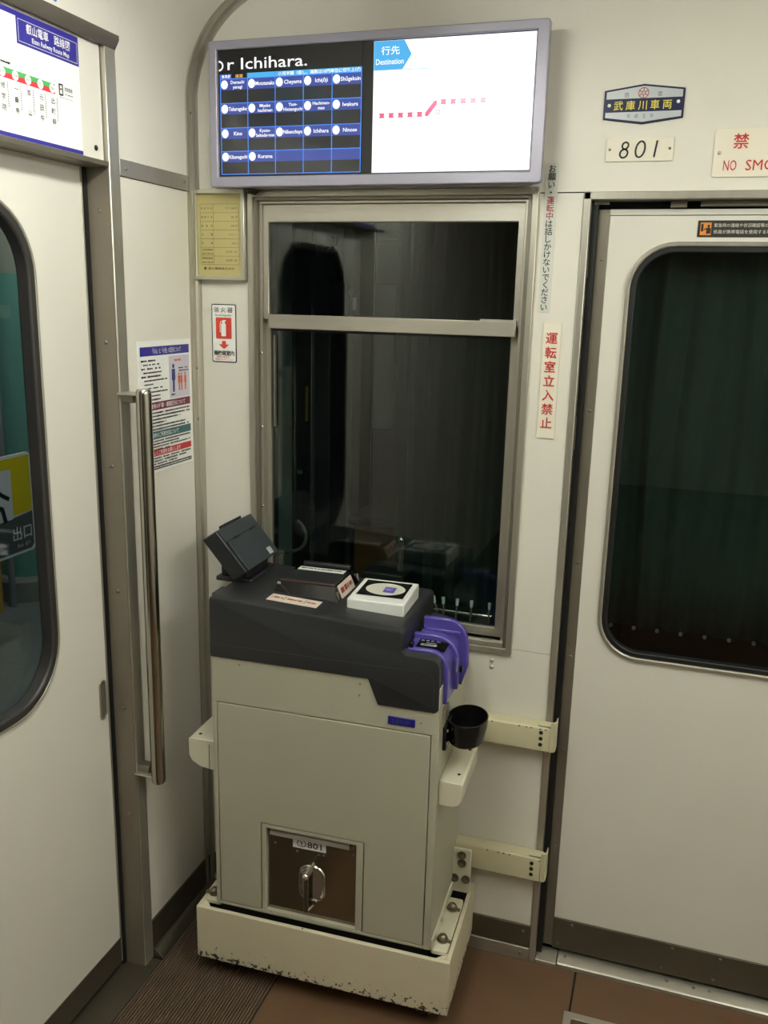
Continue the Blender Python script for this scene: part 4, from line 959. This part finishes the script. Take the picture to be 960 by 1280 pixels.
# ================================================================== PLATFORM (seen through the side door)
pf = box('floor_platform', 'asphalt', (-6.0, -.14, -3.5, 4.5, -.25, -.02)); tag(pf, 'grey asphalt station platform outside the side door', 'platform', kind='structure')
tw = box('wall_platform', 'platform_grey', (-3.60, -3.50, -3.5, 5.5, -.02, 2.9)); tag(tw, 'station wall with teal lower band outside the side door', 'wall', kind='structure')
box('wainscot', 'teal', (-3.50, -3.48, -3.5, 5.5, -.02, 1.62), tw)
pr = box('ceiling_platform', 'platform_grey', (-4.0, -.3, -3.5, 5.5, 2.9, 3.0)); tag(pr, 'flat grey canopy over the platform', 'canopy', kind='structure')
pc = empty('platform_column', (-2.10, 1.83, -.02)); tag(pc, 'round teal platform column on a concrete foot', 'column')
MB().tube([(0, 0, .12), (0, 0, 1.64)], .115, 32).build('shaft', 'teal', pc, 0, True); MB().tube([(0, 0, 1.64), (0, 0, 2.92)], .115, 32).build('upper_shaft', 'platform_grey', pc, 0, True)
MB().tube([(0, 0, 0), (0, 0, .105), (0, 0, .12)], [.175, .170, .155], 32).build('foot', 'concrete', pc, 0, True)
ex = empty('exit_sign', (-1.60, 1.06, -.02)); tag(ex, 'yellow and grey exit sign with a walking figure on the platform', 'sign'); XO = Vector(ex.location)
ya_, yb_, za_, zb_ = .80, 1.315, .416, .858
b = MB().prism(rrect(ya_, yb_, za_, zb_, .025, 5), 'x', -1.612, -1.600)
for v in b.bm.verts: v.co -= XO
b.build('board', 'white_print', ex)
b = MB().tube([(-1.632, .95, -.02), (-1.632, .95, .80)], .020, 12).tube([(-1.632, .95, -.02), (-1.632, .95, .0)], .08, 20)
for v in b.bm.verts: v.co -= XO
b.build('post', 'pipe_grey', ex, 0, True)
P = LW(-1.600, .0006).poly([(ya_+.012, .565), (yb_-.012, .600), (yb_-.012, zb_-.012), (ya_+.012, zb_-.012)]); P.build('yellow_field', 'exit_yellow', ex, XO)
P = LW(-1.600, .0006).poly([(ya_+.012, za_+.012), (yb_-.030, za_+.012), (yb_-.012, za_+.030), (yb_-.012, .594), (ya_+.012, .555)]); P.build('grey_field', 'exit_grey', ex, XO)
P = LW(-1.600, .0012).poly(rrect(.93, 1.185, .58, .80, .012, 4)); P.text('出口', 1.232, .510, .062, w=.118, bold=.006).text('Exit', 1.215, .455, .016).text('출구', 1.262, .455, .018); P.build('white_print', 'white_print', ex, XO)
P = LW(-1.600, .0018).disc(1.075, .765, .022).stroke([(1.07, .74), (1.065, .665)], .045).stroke([(1.075, .735), (1.125, .695), (1.165, .672)], .018).stroke([(1.06, .73), (1.02, .69), (1.0, .65)], .018).stroke([(1.07, .66), (1.12, .635), (1.135, .575)], .024).stroke([(1.06, .66), (1.03, .61), (.99, .585)], .024); P.build('walking_figure', 'ink', ex, XO)
pp_ = empty('platform_pipe', (-2.02, 1.62, -.02)); tag(pp_, 'grey conduit pipe with white fitting beside the teal column', 'pipe')
MB().tube([(0, 0, 0), (0, 0, 1.30), (-.02, 0, 1.42)], .016, 10).build('pipe', 'pipe_grey', pp_, 0, True); MB().box(-.04, .01, -.03, .02, 1.42, 1.48).build('fitting', 'white_print', pp_, .006); MB().tube([(0, 0, 1.28), (0, 0, 1.32)], .022, 10).build('collar', 'rubber', pp_)
py_ = MB().tube([(-2.02, 1.53, -.02), (-2.02, 1.54, 1.22)], .014, 10).build('platform_pipe', 'pipe_yellow', None, 0, True); tag(py_, 'thin yellow pipe standing on the platform by the sign', 'pipe')
pl_ = empty('added_platform_lamp', (-.95, 1.3, 2.9)); tag(pl_, 'unseen fluorescent lamp added under the canopy to light the platform', 'lamp')  # out of view, added because the platform needs light
MB().box(-.06, .06, -.65, .65, -.05, 0).build('housing', 'white_print', pl_, .004); MB().tube([(0, -.6, -.07), (0, .6, -.07)], .018, 12).build('fluorescent_tube', 'platform_light', pl_, 0, True)
